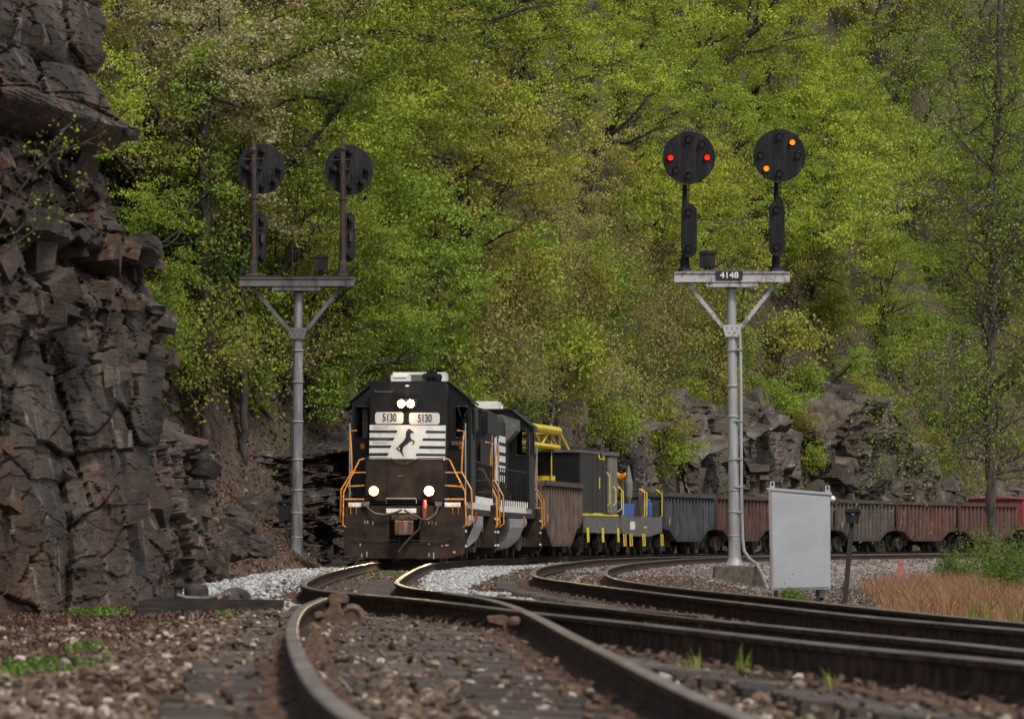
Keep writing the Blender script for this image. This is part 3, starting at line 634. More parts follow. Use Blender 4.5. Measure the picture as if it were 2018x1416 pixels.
def plant(kind, shape, lst, loc, H0, H, rz, label, cat, group, lean=0):
    src = source(kind, shape, lst)
    if id(src) not in USED: USED.add(id(src)); o = src
    else: o = copy_tree(src)
    o.location = loc; s = H/H0; o.scale = (s*1.12, s*1.12, s); o.rotation_euler = (0, lean, rz)
    return tag(o, label, cat, group)
rgp = random.Random(5)
KN = {'lf_yellow': 'yellow green', 'lf_green': 'fresh bright green', 'lf_mid': 'mid green', 'lf_olive': 'olive budding', 'lf_tan': 'tan orange budding', 'lf_cream': 'cream blossoming', 'lf_dark': 'dark green'}
def kind_at(x, y):
    r = rgp.random()
    if x < 520 and y < 210: return 'lf_cream' if r < .45 else ('lf_olive' if r < .75 else 'lf_mid')
    if x < 560 and y < 480: return 'lf_green' if r < .3 else ('lf_mid' if r < .7 else 'lf_yellow')
    if 640 < x < 850 and 380 < y < 720: return 'lf_green' if r < .8 else 'lf_mid'
    if x < 640: return 'lf_mid' if r < .5 else ('lf_green' if r < .65 else 'lf_olive')
    if 860 < x < 1230 and 230 < y < 470: return 'lf_tan' if r < .5 else 'lf_olive'
    if 1280 < x < 1700 and 0 < y < 620: return 'lf_yellow' if r < .75 else 'lf_mid'
    if 1500 < x < 1850 and y >= 450: return 'lf_green' if r < .45 else 'lf_yellow'
    if x >= 1700: return 'lf_mid' if r < .55 else 'lf_olive' if r < .75 else 'lf_green'
    if y >= 450: return 'lf_olive' if r < .65 else 'lf_mid'
    return 'lf_yellow' if r < .4 else ('lf_mid' if r < .75 else 'lf_olive')
def where(x, y):
    h = 'upper' if y < 330 else 'lower'
    if x < 640: return h+' hillside behind the left signal', 'left'+h
    if x < 1250: return h+' hillside between the two signals', 'mid'+h
    if x < 1640: return h+' hillside behind the right signal', 'right'+h
    return h+' hillside at the far right', 'far'+h
cnt = 0
for gy in range(-190, 800, 92):
    for gx in range(90, 2260, 112):
        cx = gx+rgp.uniform(-55, 55)+(64 if (gy//92) % 2 else 0); cy = gy+rgp.uniform(-45, 45)
        low = cy > 430
        if 860 < cx < 1340 and cy > 480: kd = 'bare'
        else: kd = kind_at(cx, cy)
        if cx < 660 and rgp.random() < (.5 if cy > 300 else .28): continue
        if cy > 620 and cx < 860: continue
        if cy > 600 and 1180 < cx < 1560: continue
        H = (rgp.uniform(6.5, 10.0) if not low else rgp.uniform(4.8, 6.8))*(1+max(0, cx-1100)/1000*.25)
        Dg = march(cx, min(cy, 700))[1]; X, D, z = march(cx, min(cy+.58*H*FP/Dg, 930))
        pl, gk = where(cx, cy)
        if kd == 'bare':
            kd = 'lf_olive' if rgp.random() < .6 else 'lf_tan'
            plant(kd, 0, [bare_tree] if False else BARE if 'BARE' in globals() else globals().setdefault('BARE', [bare_tree]), (X, D, z-.2), 8, H, rgp.uniform(0, 6.28),
                  'thin tree with sparse %s leaves on the %s' % ('olive' if kd == 'lf_olive' else 'tan', pl), 'tree', 'sparse trees on the %s' % pl, rgp.uniform(-.15, .15))
        else:
            sh = rgp.randrange(4)
            plant(kd, sh, base_trees, (X, D, z-.2), (10, 11, 9, 10)[sh], H, rgp.uniform(0, 6.28), '%s tree on the %s' % (KN[kd], pl), 'tree', '%s trees on the %s' % (KN[kd], pl), rgp.uniform(-.12, .12))
        cnt += 1
# undergrowth
for i in range(296):
    x = rgp.uniform(290, 2060); y = rgp.uniform(400, 910)
    if 640 < x < 860 and y > 820: y = 780
    if x < 640 and y > 850: continue
    if x > 1240 and y > 740 and rgp.random() < .3: continue
    if 430 < x < 680 and y > 840: continue
    if i % 9 == 0: x = rgp.uniform(170, 860); y = rgp.uniform(0, 830)
    if i % 3 == 1: x = rgp.uniform(860, 1400); y = rgp.uniform(600, 930)
    X, D, z = march(x, y); pl, gk = where(x, y)
    if (860 < x < 1400 and rgp.random() < .75) or rgp.random() < .2:
        tw = globals().setdefault('TW', [twiggy]); kd = rgp.choice(['lf_olive', 'lf_tan', 'lf_mid'])
        plant(kd, 0, tw, (X, D, z-.1), 3.4, rgp.uniform(2.4, 4.4), rgp.uniform(0, 6.28), 'bare twig tangle with %s buds on the %s' % (KN[kd].replace(' budding', ''), pl), 'shrub', 'twiggy %s thickets on the %s' % (KN[kd].replace(' budding', ''), pl))
    else:
        kd = 'lf_green' if (x < 860 or 1500 < x < 1850) and rgp.random() < .4 else rgp.choice(['lf_mid', 'lf_olive', 'lf_mid'])
        if rgp.random() < .12: kd = 'lf_dark'
        sh = rgp.randrange(2)
        plant(kd, sh, shrubs, (X, D, z-.1), (3.0, 2.4)[sh], rgp.uniform(1.8, 3.6), rgp.uniform(0, 6.28), 'low %s shrub on the %s' % (KN[kd], pl), 'shrub', '%s shrubs on the %s' % (KN[kd], pl))
for i, (px_, py_, D_) in enumerate([(1262, 770, 216), (1300, 860, 224), (1330, 800, 226), (1372, 790, 231), (1440, 770, 236), (1500, 775, 241), (1560, 800, 250), (1585, 850, 252), (1600, 900, 254), (1630, 780, 257), (1690, 770, 259), (1750, 790, 262), (1800, 840, 265), (1850, 880, 268), (1340, 900, 226), (1890, 920, 272)]):
    X_, D_, Z_ = W(px_, py_+25, D_); kd = ('lf_mid', 'lf_olive', 'lf_green')[i % 3]; sh = i % 2
    plant(kd, sh, shrubs, (X_, D_, Z_), (3.0, 2.4)[sh], rgp.uniform(1.5, 2.5), rgp.uniform(0, 6.28), '%s bush rooted in the rock bank behind the hopper cars' % KN[kd], 'shrub', '%s bushes on the rock bank' % KN[kd])
for s_ in base_trees+shrubs+[bare_tree, twiggy]:       # the bare sources themselves are not part of the place
    if id(s_) not in USED:
        for ch in list(s_.children): bpy.data.objects.remove(ch)
        bpy.data.objects.remove(s_)

# big dark limbs that show in front of the wood: measured limb by limb, each tree rooted on the slope
def limb_tree(limbs, D, label, leaf, nleaf, seed, wood='bark', twigs=5, lsize=.11, clump=.25, name='tree', tw_len=1.0, maxlev=2, ground=None):
    rg = np.random.default_rng(seed); wd = Wood(); tips = []
    X0, _, _ = W(*limbs[0][0][:2], D); z0 = ground if ground is not None else float(hill_z(X0, D)[0])
    root = empty(name, (X0, D, z0)); o = np.array([X0, D, z0])
    for li, (pts) in enumerate(limbs):
        P3 = []; R3 = []
        for q in pts:
            x, y, r = q[:3]; dd = q[3] if len(q) > 3 else 0
            P3.append(np.array(W(x, y, D))+np.array([0, dd, 0])-o); R3.append(r*D/FP*(.72 if wood == 'bark_mid' and li else 1))
        if li == 0 and P3[0][2] > 0: P3.insert(0, np.array([P3[0][0], 0, -.3])); R3.insert(0, R3[0]*1.15)
        Q = catmull([np.r_[p, r] for p, r in zip(P3, R3)], .25); Q[1:-1, :3] += rg.normal(size=(len(Q)-2, 3))*.02
        wd.limb(Q[:, :3], Q[:, 3], 8)
        n = int(len(Q)*twigs/10)
        for j in range(n):
            i = rg.integers(len(Q)//5, len(Q)); ax = rg.normal(size=3); dv = Q[min(i+1, len(Q)-1), :3]-Q[i-1, :3]; dv /= np.linalg.norm(dv); v = dv*.6+ax*.6; v /= np.linalg.norm(v)
            grow(wd, tips, Q[i, :3], v, tw_len*rg.uniform(.5, 1.3), max(Q[i, 3]*.35, .012), 3-maxlev+0, rg, .1, 3, 4, .25)
        tips += [Q[-1, :3]]
    wd.obj('trunk', M[wood], root); t = np.array(tips); k = rg.integers(0, len(t), nleaf)
    V, F = leaf_quads(t[k]+rg.normal(size=(nleaf, 3))*np.array([clump, clump, clump*.5]), lsize, rg); npmesh('crown', V, F, M[leaf], root)
    return tag(root, label, 'tree')
limb_tree([[(262, 175, 13), (275, 120, 12), (300, 60, 10), (330, -10, 8), (350, -60, 6)], [(262, 175, 12), (300, 130, 10), (350, 90, 8), (400, 50, 5), (440, 10, 4)]], march(262, 480)[1], 'thick dark forked trunk at the upper left beside the cliff top', 'lf_cream', 5000, 1)
limb_tree([[(405, 420, 9), (398, 330, 9), (402, 250, 8), (412, 190, 7), (420, 120, 5)], [(300, 330, 8, 1), (318, 245, 8, 1), (350, 210, 8, 1), (385, 178, 9, 0), (440, 165, 8), (520, 130, 7), (600, 100, 5.5), (700, 68, 4.5), (800, 62, 3.2), (880, 80, 2)], [(385, 178, 6), (430, 195, 4), (472, 212, 2)], [(656, 78, 4), (672, 55, 3), (686, 20, 2.5), (730, -20, 2)]], 151, 'dark tree with a long limb arching right above the left signal', 'lf_mid', 9000, 2, twigs=11, lsize=.13)
limb_tree([[(480, 420, 7), (478, 330, 7), (482, 270, 6), (510, 235, 4.5), (560, 200, 4), (620, 192, 3), (680, 205, 1.5)], [(480, 400, 6), (520, 365, 6), (555, 335, 6), (590, 300, 6), (640, 248, 5), (670, 215, 4), (685, 185, 3), (720, 165, 2), (770, 140, 1.5)]], 153, 'slender dark tree leaning right behind the left pair of signal discs', 'lf_mid', 7000, 3, twigs=10, lsize=.13)
limb_tree([[(1345, 745, 9), (1370, 680, 8.5), (1390, 600, 7), (1410, 520, 5), (1420, 450, 3.5), (1440, 380, 2)], [(1395, 590, 5), (1440, 520, 4), (1490, 455, 3), (1560, 410, 2)], [(1375, 660, 5), (1440, 640, 3), (1470, 560, 2.5), (1510, 470, 2)]], 244, 'dark leaning trunk rising left of the right signal mast', 'lf_yellow', 3000, 4, tw_len=1.5)
limb_tree([[(1430, 640, 4), (1460, 560, 3.5), (1478, 500, 3), (1500, 430, 2)], [(1550, 620, 3.5), (1590, 560, 3), (1620, 545, 2), (1660, 560, 1.5)]], 262, 'young dark stemmed tree beside the right signal mast', 'lf_yellow', 2500, 5, tw_len=1.5)
# tree in front of the train at the right, thin grey trunk
limb_tree([[(1962, 1130, 12), (1955, 1000, 10.5), (1950, 800, 9.5), (1958, 600, 8.5), (1955, 430, 7.5), (1968, 200, 6.5), (1972, 0, 5.5), (1975, -120, 4)],
           [(1952, 330, 4, 0), (1900, 290, 3.5, -.6), (1820, 205, 3, -.9), (1770, 130, 2, -1)], [(1952, 330, 4), (2010, 375, 3), (2080, 420, 2)],
           [(1966, 150, 3.2), (1900, 95, 2.5, -.5), (1860, 40, 2, -.8), (1830, -30, 1.5, -1)], [(1966, 215, 3), (1905, 260, 2.4, .8), (1895, 180, 2, 1), (1860, 90, 1.4, 1)],
           [(1965, 130, 3), (2000, 70, 2.4), (2035, 20, 2)], [(1952, 640, 3.5), (1890, 690, 2.6, -1), (1830, 730, 1.8, -1.6)], [(1950, 560, 3), (1990, 500, 2.4, -.7), (2040, 450, 1.6, -1)],
           [(1950, 850, 3.4), (1870, 880, 2.4, -1), (1790, 895, 1.5, -1.5)], [(1953, 480, 3), (1880, 400, 2.2, -1), (1760, 400, 1.5, -1.6), (1700, 440, 1, -2)], [(1951, 760, 3), (2010, 720, 2, -.6), (2060, 700, 1.6, -1)],
           [(1951, 700, 3), (1880, 760, 2, -1), (1820, 800, 1.4, -1.6)], [(1951, 930, 3), (2000, 900, 2, -1), (2050, 860, 1.4, -1)]],
          118, 'tall thin grey trunked tree with sparse yellow green leaves at the right edge', 'lf_mid', 25000, 6, wood='bark_mid', twigs=17, lsize=.075, clump=.26, tw_len=1.35, ground=-.5)
limb_tree([[(-60, 560, 3.0), (-10, 470, 2.4), (40, 380, 2), (90, 320, 1.4), (120, 260, 1)], [(-60, 560, 2.4), (20, 480, 2), (90, 430, 1.4), (150, 400, 1)], [(20, 345, 1.6), (100, 300, 1.2), (170, 275, .9), (215, 262, .7)], [(-20, 480, 1.6), (30, 460, 1.2), (60, 420, .9)]],
          46, 'sapling twigs with small yellow leaves against the dark cliff', 'lf_yellow', 420, 7, twigs=6, lsize=.038, clump=.05, tw_len=.22, ground=0.0)
def thicket(name, pix, D0, n, label, leaf, hgt, seed, gz=-.45, lsize=.055, cat='shrub', stems=True):
    rg = np.random.default_rng(seed); wd = Wood(); tips = []; x, y = pix; X0 = (x-1009)/FP*D0; root = empty(name, (X0, D0, gz))
    for i in range(n):
        a = rg.uniform(0, 6.28); d = np.array([math.cos(a)*.5, math.sin(a)*.5, 1.]); d /= np.linalg.norm(d)
        grow(wd, tips, rg.normal(size=3)*np.array([.25, .2, 0]), d, hgt*rg.uniform(.35, .6), .012, 1, rg, .1, 3, 4, .25)
    wd.obj('stems', M['bark'], root); t = np.array(tips); k = rg.integers(0, len(t), 3800)
    V, F = leaf_quads(t[k]+rg.normal(size=(len(k), 3))*.10, lsize, rg); npmesh('leaves', V, F, M[leaf], root)
    return tag(root, label, cat)
thicket('shrub', (1955, 1130), 116, 9, 'leafy green bush around the thin grey trunk above the dry grass', 'lf_bush', 1.7, 31)
thicket('shrub', (2010, 1140), 112, 9, 'olive green bush at the right edge above the dry grass', 'lf_bush', 1.9, 32)
thicket('shrub', (1880, 1110), 122, 6, 'small bright bush left of the thin grey trunk', 'lf_bush', 1.2, 33)
thicket('shrub', (2030, 1200), 92, 7, 'low olive bush at the right edge in the dry grass', 'lf_bush', 1.1, 34)
thicket('shrub', (1540, 1172), 97, 3, 'small weed growing under the grey cabinet', 'lf_bush', .14, 35, gz=-.42, lsize=.035)

# ------------------------------------------------------------------ scattered stuff
rg = np.random.default_rng(77)
def scatter_leaves(name, X, D, Zs, size, m, label=None, kind='stuff', flat=2.2):
    V, F = leaf_quads(np.stack([X, D, Zs], 1), size, rg, flat); return tag(npmesh(name, V, F, m), label, None, None, kind)
n = 90000; X = rg.uniform(-14, 45, n); t = rg.uniform(0, 14, n)**1.0; D = toe(X)+t
scatter_leaves('leaf_litter', X, D, hill_z(X, D)+.03, .17, M['litter_dark'])
n = 60000; X = rg.uniform(-14, 48, n); D = toe(X)+rg.uniform(0, 26, n); kk = fbm(np.stack([X*.25, D*.25, 0*X], 1), 3, 31) > .05
scatter_leaves('ground_cover', X[kk], D[kk], hill_z(X[kk], D[kk])+.15+rg.uniform(0, .35, kk.sum()), .13, M['lf_mid'], flat=1.4)
n = 26000; X = rg.uniform(-5.3, -1.9, n); D = rg.uniform(19, 62, n); lz = litter_zone(X, D); X = X[lz]; D = D[lz]; z, b_, _ = ground_z(X, D)
scatter_leaves('leaf_litter', X, D, z+.012+rg.uniform(0, .02, len(X)), .045, M['litter_dark'])
# leaf covered slope between the cliff shelves and the left signal
n1, n2 = 90, 70; U, Vv = np.meshgrid(np.linspace(0, 1, n1), np.linspace(0, 1, n2)); D = 92+Vv*52; X = np.interp(D, [92, 120, 144], [-5.0, -4.9, -5.0])-U*6.0
Zz = -.1+np.clip(U-.04, 0, 1)*(2.0+2.6*Vv)+.14*fbm(np.stack([X.ravel(), D.ravel()*.5, 0*X.ravel()], 1), 4, 12).reshape(X.shape)
idx = np.arange(n1*n2).reshape(n2, n1); F = np.stack([idx[:-1, :-1], idx[:-1, 1:], idx[1:, 1:], idx[1:, :-1]], -1).reshape(-1, 4)
tag(npmesh('slope', np.stack([X.ravel(), D.ravel(), Zz.ravel()], 1), F, M['hill'], smooth=True), kind='structure')
n = 22000; u = rg.uniform(0, 1, n); v = rg.uniform(0, 1, n); D = 92+v*52; X = np.interp(D, [92, 120, 144], [-5.0, -4.9, -5.0])-u*6.0
z = -.1+np.clip(u-.04, 0, 1)*(2.0+2.6*v)+.14*fbm(np.stack([X, D*.5, 0*X], 1), 4, 12)
scatter_leaves('leaf_litter', X, D, z+.03, .095, M['litter'])
# stones: low polyhedra
ico = []
ph_ = (1+5**.5)/2
IV = np.array([(-1, ph_, 0), (1, ph_, 0), (-1, -ph_, 0), (1, -ph_, 0), (0, -1, ph_), (0, 1, ph_), (0, -1, -ph_), (0, 1, -ph_), (ph_, 0, -1), (ph_, 0, 1), (-ph_, 0, -1), (-ph_, 0, 1)])/1.9
IF = np.array([(0, 11, 5), (0, 5, 1), (0, 1, 7), (0, 7, 10), (0, 10, 11), (1, 5, 9), (5, 11, 4), (11, 10, 2), (10, 7, 6), (7, 1, 8), (3, 9, 4), (3, 4, 2), (3, 2, 6), (3, 6, 8), (3, 8, 9), (4, 9, 5), (2, 4, 11), (6, 2, 10), (8, 6, 7), (9, 8, 1)])
def stones(name, X, D, Zs, size, m, lo=.5, hi=1.3):
    n = len(X); sc = (size*rg.uniform(lo, hi, n))[:, None, None]; st = rg.uniform(.55, 1.2, (n, 1, 3)); st[:, :, 2] *= .7
    V = IV[None]*st*(1+rg.uniform(-.28, .28, (n, 12, 1))); a = rg.uniform(0, 6.28, n); ca_, sa_ = np.cos(a)[:, None], np.sin(a)[:, None]
    tl = rg.normal(size=(n, 1))*.4; V = np.stack([V[..., 0]*ca_-V[..., 1]*sa_, V[..., 0]*sa_+V[..., 1]*ca_, V[..., 2]+V[..., 0]*tl], -1)*sc*.5
    V += np.stack([X, D, Zs], 1)[:, None]
    F = (IF[None]+np.arange(n)[:, None, None]*12).reshape(-1, 3)
    return tag(npmesh(name, V.reshape(-1, 3), F, m), kind='stuff')
def dens(n, d0, d1, x0, x1):      # even over the fan the photograph covers, plus margins
    D = np.sqrt(rg.uniform(d0*d0, d1*d1, n)); k = D/d1
    return rg.uniform(0, 1, n)*(x1-x0)*k+x0*k, D
X, D = dens(56000, 13, 62, -7.5, 8.5); ok = ~litter_zone(X, D) | (rg.uniform(0, 1, len(X)) < .10); ok &= ~((X < -4.2)); ok &= ~((D < 48) & (X > np.interp(D, [14, 30, 37, 48], [-1.2, -1.9, -2.5, -2.9])) & (X < np.interp(D, [14, 30, 48], [1.3, 1.0, .2])) & (rg.uniform(0, 1, len(X)) < .17))
X = X[ok]; D = D[ok]; z, b_, xb_ = ground_z(X, D)
stones('ballast', X, D, z+.008, .055, M['stone'], .4, 1.7)
X, D = dens(3400, 13, 50, -6, 7); ok = ~litter_zone(X, D); X = X[ok]; D = D[ok]; z, b_, _ = ground_z(X, D); stones('ballast', X, D, z+.045*(b_ < 1.6)+.02, .048, M['stone'], .35, 1.5)
X, D = dens(2600, 13, 46, -5, 6); z, _, _ = ground_z(X, D); stones('ballast', X, D, z+.012, .095, M['stone'], .6, 1.4)
X, D = dens(45000, 60, 135, -5, 15); z, b_, xb_ = ground_z(X, D); ok = ~white_zone(X, D) & (X > -4.8); stones('ballast', X[ok], D[ok], z[ok]+.008, .06, M['stone'])
n = 36000; D = rg.uniform(118, 225, n); X = D*rg.uniform(.005, .10, n); al_ = RAILS['AL']; ok = X > np.interp(D, al_[20:][:, 1], al_[20:][:, 0])-1; ok &= rg.uniform(0, 1, n) < .8; X = X[ok]; D = D[ok]; z, _, _ = ground_z(X, D)
stones('ballast', X, D, z+.01, .10, M['stone_mixed'], .4, 1.5)
n = 60000; X = rg.uniform(-5, 4, n); D = rg.uniform(53, 150, n); ok = white_zone(X, D); X = X[ok]; D = D[ok]; z, b_, xb_ = ground_z(X, D)
hump = .10*(X < -2.9)*np.clip((D-53)/6, 0, 1)
stones('white_ballast', X, D, z+.03+hump*rg.uniform(.2, 1, len(X)), .075, M['stone_white'])
def blades(name, X, D, Zs, h, wd_, m, label=None, lean=.25):
    n = len(X); a = rg.uniform(0, 6.28, n); hh = h*rg.uniform(.5, 1.25, n); l = rg.normal(size=(n, 2))*lean*hh[:, None]
    b = np.stack([X, D, Zs], 1); s = np.stack([np.cos(a), np.sin(a), 0*a], 1)*wd_/2
    mid = b+np.stack([l[:, 0]*.35, l[:, 1]*.35, hh*.6], 1); top = b+np.stack([l[:, 0], l[:, 1], hh], 1)
    V = np.stack([b-s, b+s, mid+s*.8, mid-s*.8, top], 1).reshape(-1, 3); k = np.arange(n)*5
    F = np.concatenate([np.stack([k, k+1, k+2], 1), np.stack([k, k+2, k+3], 1), np.stack([k+3, k+2, k+4], 1)])
    return tag(npmesh(name, V, F, m), label, kind='stuff')
n = 15000; D = rg.uniform(66, 122, n); x0 = np.interp(D, [66, 90, 122], [1790, 1730, 1690]); px = x0+rg.uniform(0, 1, n)**.8*(2150-x0)
X = (px-1009)/FP*D; dn = fbm(np.stack([X*.8, D*.15, 0*X], 1), 3, 15) > -.35+.3*(px < 1760); X = X[dn]; D = D[dn]; z, _, _ = ground_z(X, D)
blades('dry_grass', X, D, z, .50, .012, M['dry'], lean=.45)
kk = (X > (1860-1009)/FP*D) & (rg.uniform(0, 1, len(X)) < .28); blades('green_grass', X[kk], D[kk], z[kk], .4, .014, M['lf_mid'])
def patch(cx, cy, D, rx, rd, n, h):
    X0 = (cx-1009)/FP*D; X = X0+rg.normal(size=n)*rx; Dd = D+rg.normal(size=n)*rd; return X, Dd, np.full(n, h)
PX = [patch(190, 1195, 53, .16, .4, 420, .09), patch(60, 1340, 29, .18, .7, 380, .06), patch(10, 1370, 27, .14, .5, 300, .06), patch(165, 1300, 34, .07, .4, 90, .05), patch(440, 1215, 50, .08, .3, 60, .06),
      patch(350, 1295, 34, .03, .1, 30, .05), patch(775, 1135, 112, .5, 1.2, 420, .08)]
X = np.concatenate([p[0] for p in PX]); D = np.concatenate([p[1] for p in PX]); h = np.concatenate([p[2] for p in PX]); z, _, _ = ground_z(X, D)
V, F = leaf_quads(np.stack([X, D, z+.02+h*rg.uniform(0, 1, len(h))], 1), .045, rg, 1.0); tag(npmesh('weeds', V, F, M['grass']), kind='stuff')
gx = []
for (px, y, s) in [(1222, 1290, 1), (1190, 1280, .8), (1280, 1310, 1.2), (1284, 1300, 1), (1332, 1320, 1.3), (1345, 1340, .7), (1430, 1320, 1), (1475, 1325, 1.1), (1520, 1345, .8), (1662, 1345, 1.1), (1684, 1345, 1), (1705, 1340, .9), (1885, 1380, 1.1), (1465, 1370, 1), (1370, 1365, .9), (1640, 1410, .8), (1345, 1365, .8), (905, 1360, .5), (1160, 1400, .5), (780, 1225, .5), (760, 1222, .5), (800, 1230, .6), (1110, 1230, .5), (540, 1240, .4), (550, 1200, .4)]:
    D = .9*FP/(y-HY)*.95; n = int(16*s)
    for i in range(n): gx.append(((px-1009+rg.normal()*7)/FP*D, D+rg.normal()*.08, s))
gx = np.array(gx); z, _, _ = ground_z(gx[:, 0], gx[:, 1]); blades('green_grass', gx[:, 0], gx[:, 1], z+.01, .15*gx[:, 2], .008, M['lf_mid'], lean=.25)
X, D = dens(700, 15, 45, -1.5, 7); z, b_, _ = ground_z(X, D); blades('green_grass', X, D, z, .06, .006, M['grass'], lean=.3)
X, D = dens(2600, 14, 45, -4, 6); z, _, _ = ground_z(X, D); scatter_leaves('leaf_litter', X, D, z+.035, .04, M['litter'])

# ------------------------------------------------------------------ crossties
def tie_proto(L):
    root = empty('railway_tie', (0, 0, 0)); rr = random.Random(int(L*100)); b = MB(); n = 14; ring = []
    for i in range(n+1):
        x = -L/2+L*i/n; j = rr.uniform(-.006, .006); w1 = .115+rr.uniform(-.008, .008)
        ring += [(x, -w1, -.15), (x, w1, -.15), (x, w1+rr.uniform(-.004, .004), -.012), (x, w1-.02, j), (x, .03, j-.006), (x, -.02, j-.014), (x, -w1+.02, j), (x, -w1, -.014)]
    fs = [(i*8+k, i*8+(k+1) % 8, i*8+8+(k+1) % 8, i*8+8+k) for i in range(n) for k in range(8)]+[tuple(range(7, -1, -1)), tuple(n*8+k for k in range(8))]
    b.add(ring, fs); b.build('timber', M['tie'], root)
    return root
def add_plate(root, x):
    b = MB(); b.box(x-.18, x+.18, -.09, .09, 0, .018)
    for sx_ in (-.09, .09):
        for sy in (-.055, .055): b.box(x+sx_-.012, x+sx_+.012, sy-.012, sy+.012, .018, .045)
    b.build('tie_plate', M['rust'], root)
prot = {}
def put_ties(kl, kr, d0, d1, step, L, off, group, label, zo=-.2):
    l, r = RAILS[kl], RAILS[kr]; D = d0; rr = random.Random(int(d0)); key = (L, off)
    if key not in prot:
        q = tie_proto(L); add_plate(q, -.75-off); add_plate(q, .75-off); prot[key] = [q, False]
    while D < d1:
        a = l[np.argmin(abs(l[:, 1]-D))]; b = r[np.argmin(abs(r[:, 1]-D-.0))]; c = (a+b)/2; q, used = prot[key]
        dv = l[min(len(l)-1, np.argmin(abs(l[:, 1]-D))+2)]-l[max(0, np.argmin(abs(l[:, 1]-D))-2)]; dv = dv*np.sign(dv[1]); ang = -math.atan2(dv[0], dv[1])*.6
        o = q if not used else copy_tree(q); prot[key][1] = True
        o.location = (c[0]+off*math.cos(ang)+rr.uniform(-.06, .06), c[1]+off*math.sin(ang), c[2]-.19); tl = math.atan2(b[2]-a[2], 1.5)
        o.rotation_euler = (rr.uniform(-.02, .02), -tl, ang+rr.uniform(-.02, .02)); tag(o, label, 'railway tie', group); D += step*rr.uniform(.9, 1.12)
put_ties('NL', 'NR', 13.8, 47, .54, 2.6, 0, 'ties under the nearest rails', 'weathered split timber tie under the two nearest rails')
put_ties('AL', 'AR', 17, 47, .56, 2.6, 0, 'ties under the rails leaving to the right', 'dark weathered tie under the middle rails on the right')
put_ties('AL', 'AR', 50, 95, .6, 2.6, 0, 'ties in front of the locomotive', 'weathered tie in the track just ahead of the locomotive')
put_ties('BL', 'BR', 30, 90, .62, 2.6, 0, 'ties under the empty second track', 'weathered tie under the empty curving second track')
# long turnout timbers that stick out left of the nearest rail
for i, (y, x0, x1) in enumerate([(1214, 498, 610), (1223, 470, 600), (1236, 452, 590), (1248, 382, 590), (1262, 385, 580), (1276, 378, 575), (1292, 376, 582), (1310, 372, 590)]):
    D = .75*FP/(y-HY); X0 = (x0-1009)/FP*D; X1 = (x1+40-1009)/FP*D; L = X1-X0; b = MB(); rr = random.Random(i); ring = []; n = 12
    for k in range(n+1):
        x = -L/2+L*k/n; j = rr.uniform(-.006, .006); ring += [(x, -.12, -.2), (x, .12, -.2), (x, .12, -.01), (x, .1, j), (x, 0, j-.008), (x, -.1, j), (x, -.12, -.014)]
    b.add(ring, [(q*7+k, q*7+(k+1) % 7, q*7+7+(k+1) % 7, q*7+7+k) for q in range(n) for k in range(7)]+[tuple(range(6, -1, -1)), tuple(n*7+k for k in range(7))])
    o = b.build('railway_tie', M['tie']); o.location = ((X0+X1)/2, D+.1, .085); o.rotation_euler = (0, rr.uniform(-.006, .006), rr.uniform(-.015, .03))
    tag(o, 'long dark turnout timber sticking out left of the nearest rail', 'railway tie', 'turnout timbers left of the nearest rail')
#@@SECTION3
# ------------------------------------------------------------------ train
CP = (RAILS['AL'][:, None]*0)[:, 0]
dl = RAILS['AL'][RAILS['AL'][:, 1] > 126]; dr_ = RAILS['AR'][RAILS['AR'][:, 1] > 126]
Dg = np.linspace(127, 330, 800)
CPX = .5*(np.interp(Dg, dl[:, 1], dl[:, 0])+np.interp(Dg, dr_[:, 1], dr_[:, 0])); CPZ = .5*(np.interp(Dg, dl[:, 1], dl[:, 2])+np.interp(Dg, dr_[:, 1], dr_[:, 2]))
CS = np.r_[0, np.cumsum(np.hypot(np.diff(CPX), np.diff(Dg)))]
def on_path(s): s = s+1.2; return Vector((np.interp(s, CS, CPX), np.interp(s, CS, Dg), np.interp(s, CS, CPZ)))
def place(o, s, L, flip=False):
    a = on_path(s+L*.2); b = on_path(s+L*.8); d = (b-a).normalized(); rz = -math.atan2(d.x, d.y); p = a-d*L*.2
    if flip: p = p+d*L; rz += math.pi
    o.location = p; o.rotation_euler = (0, 0, rz); bpy.context.view_layer.update()
def wheelset(par, y, r, hx=.75, m='grime'):
    for s_ in (-1, 1):
        b = MB(); b.cyl((s_*(hx-.07), y, r), (s_*(hx+.06), y, r), r, 24); b.cyl((s_*(hx-.10), y, r), (s_*(hx-.07), y, r), r+.03, 24); b.cyl((s_*(hx+.06), y, r), (s_*(hx+.10), y, r), r*.4, 12); b.build('wheel', M[m], par)
def truck(par, y, wb, r, side=1.0, m='grime', nm='truck'):
    b = MB()
    for s_ in (-1, 1):
        x = s_*side; b.prism([(y-wb/2-.35, r+.12), (y-wb/2-.3, r-.12), (y-wb/2+.3, r-.14), (y-.45, r-.28), (y+.45, r-.28), (y+wb/2-.3, r-.14), (y+wb/2+.3, r-.12), (y+wb/2+.35, r+.12), (y+.5, r+.3), (y-.5, r+.3)], 'x', x-.07, x+.07)
        for q in (-.22, 0, .22): b.cyl((x+s_*.03, y+q, r-.2), (x+s_*.03, y+q, r+.12), .075, 8)
        for e in (-1, 1): b.box(x-.05*s_, x+.16*s_, y+e*wb/2-.13, y+e*wb/2+.13, r-.13, r+.13)
    b.box(-side, side, y-.2, y+.2, r-.1, r+.25)
    for e in (-1, 1): b.cyl((-side, y+e*wb/2, r), (side, y+e*wb/2, r), .08, 8)
    t = b.build(nm, M[m], par)
    for e in (-1, 1): wheelset(t, y+e*wb/2, r, m=m)
    return t
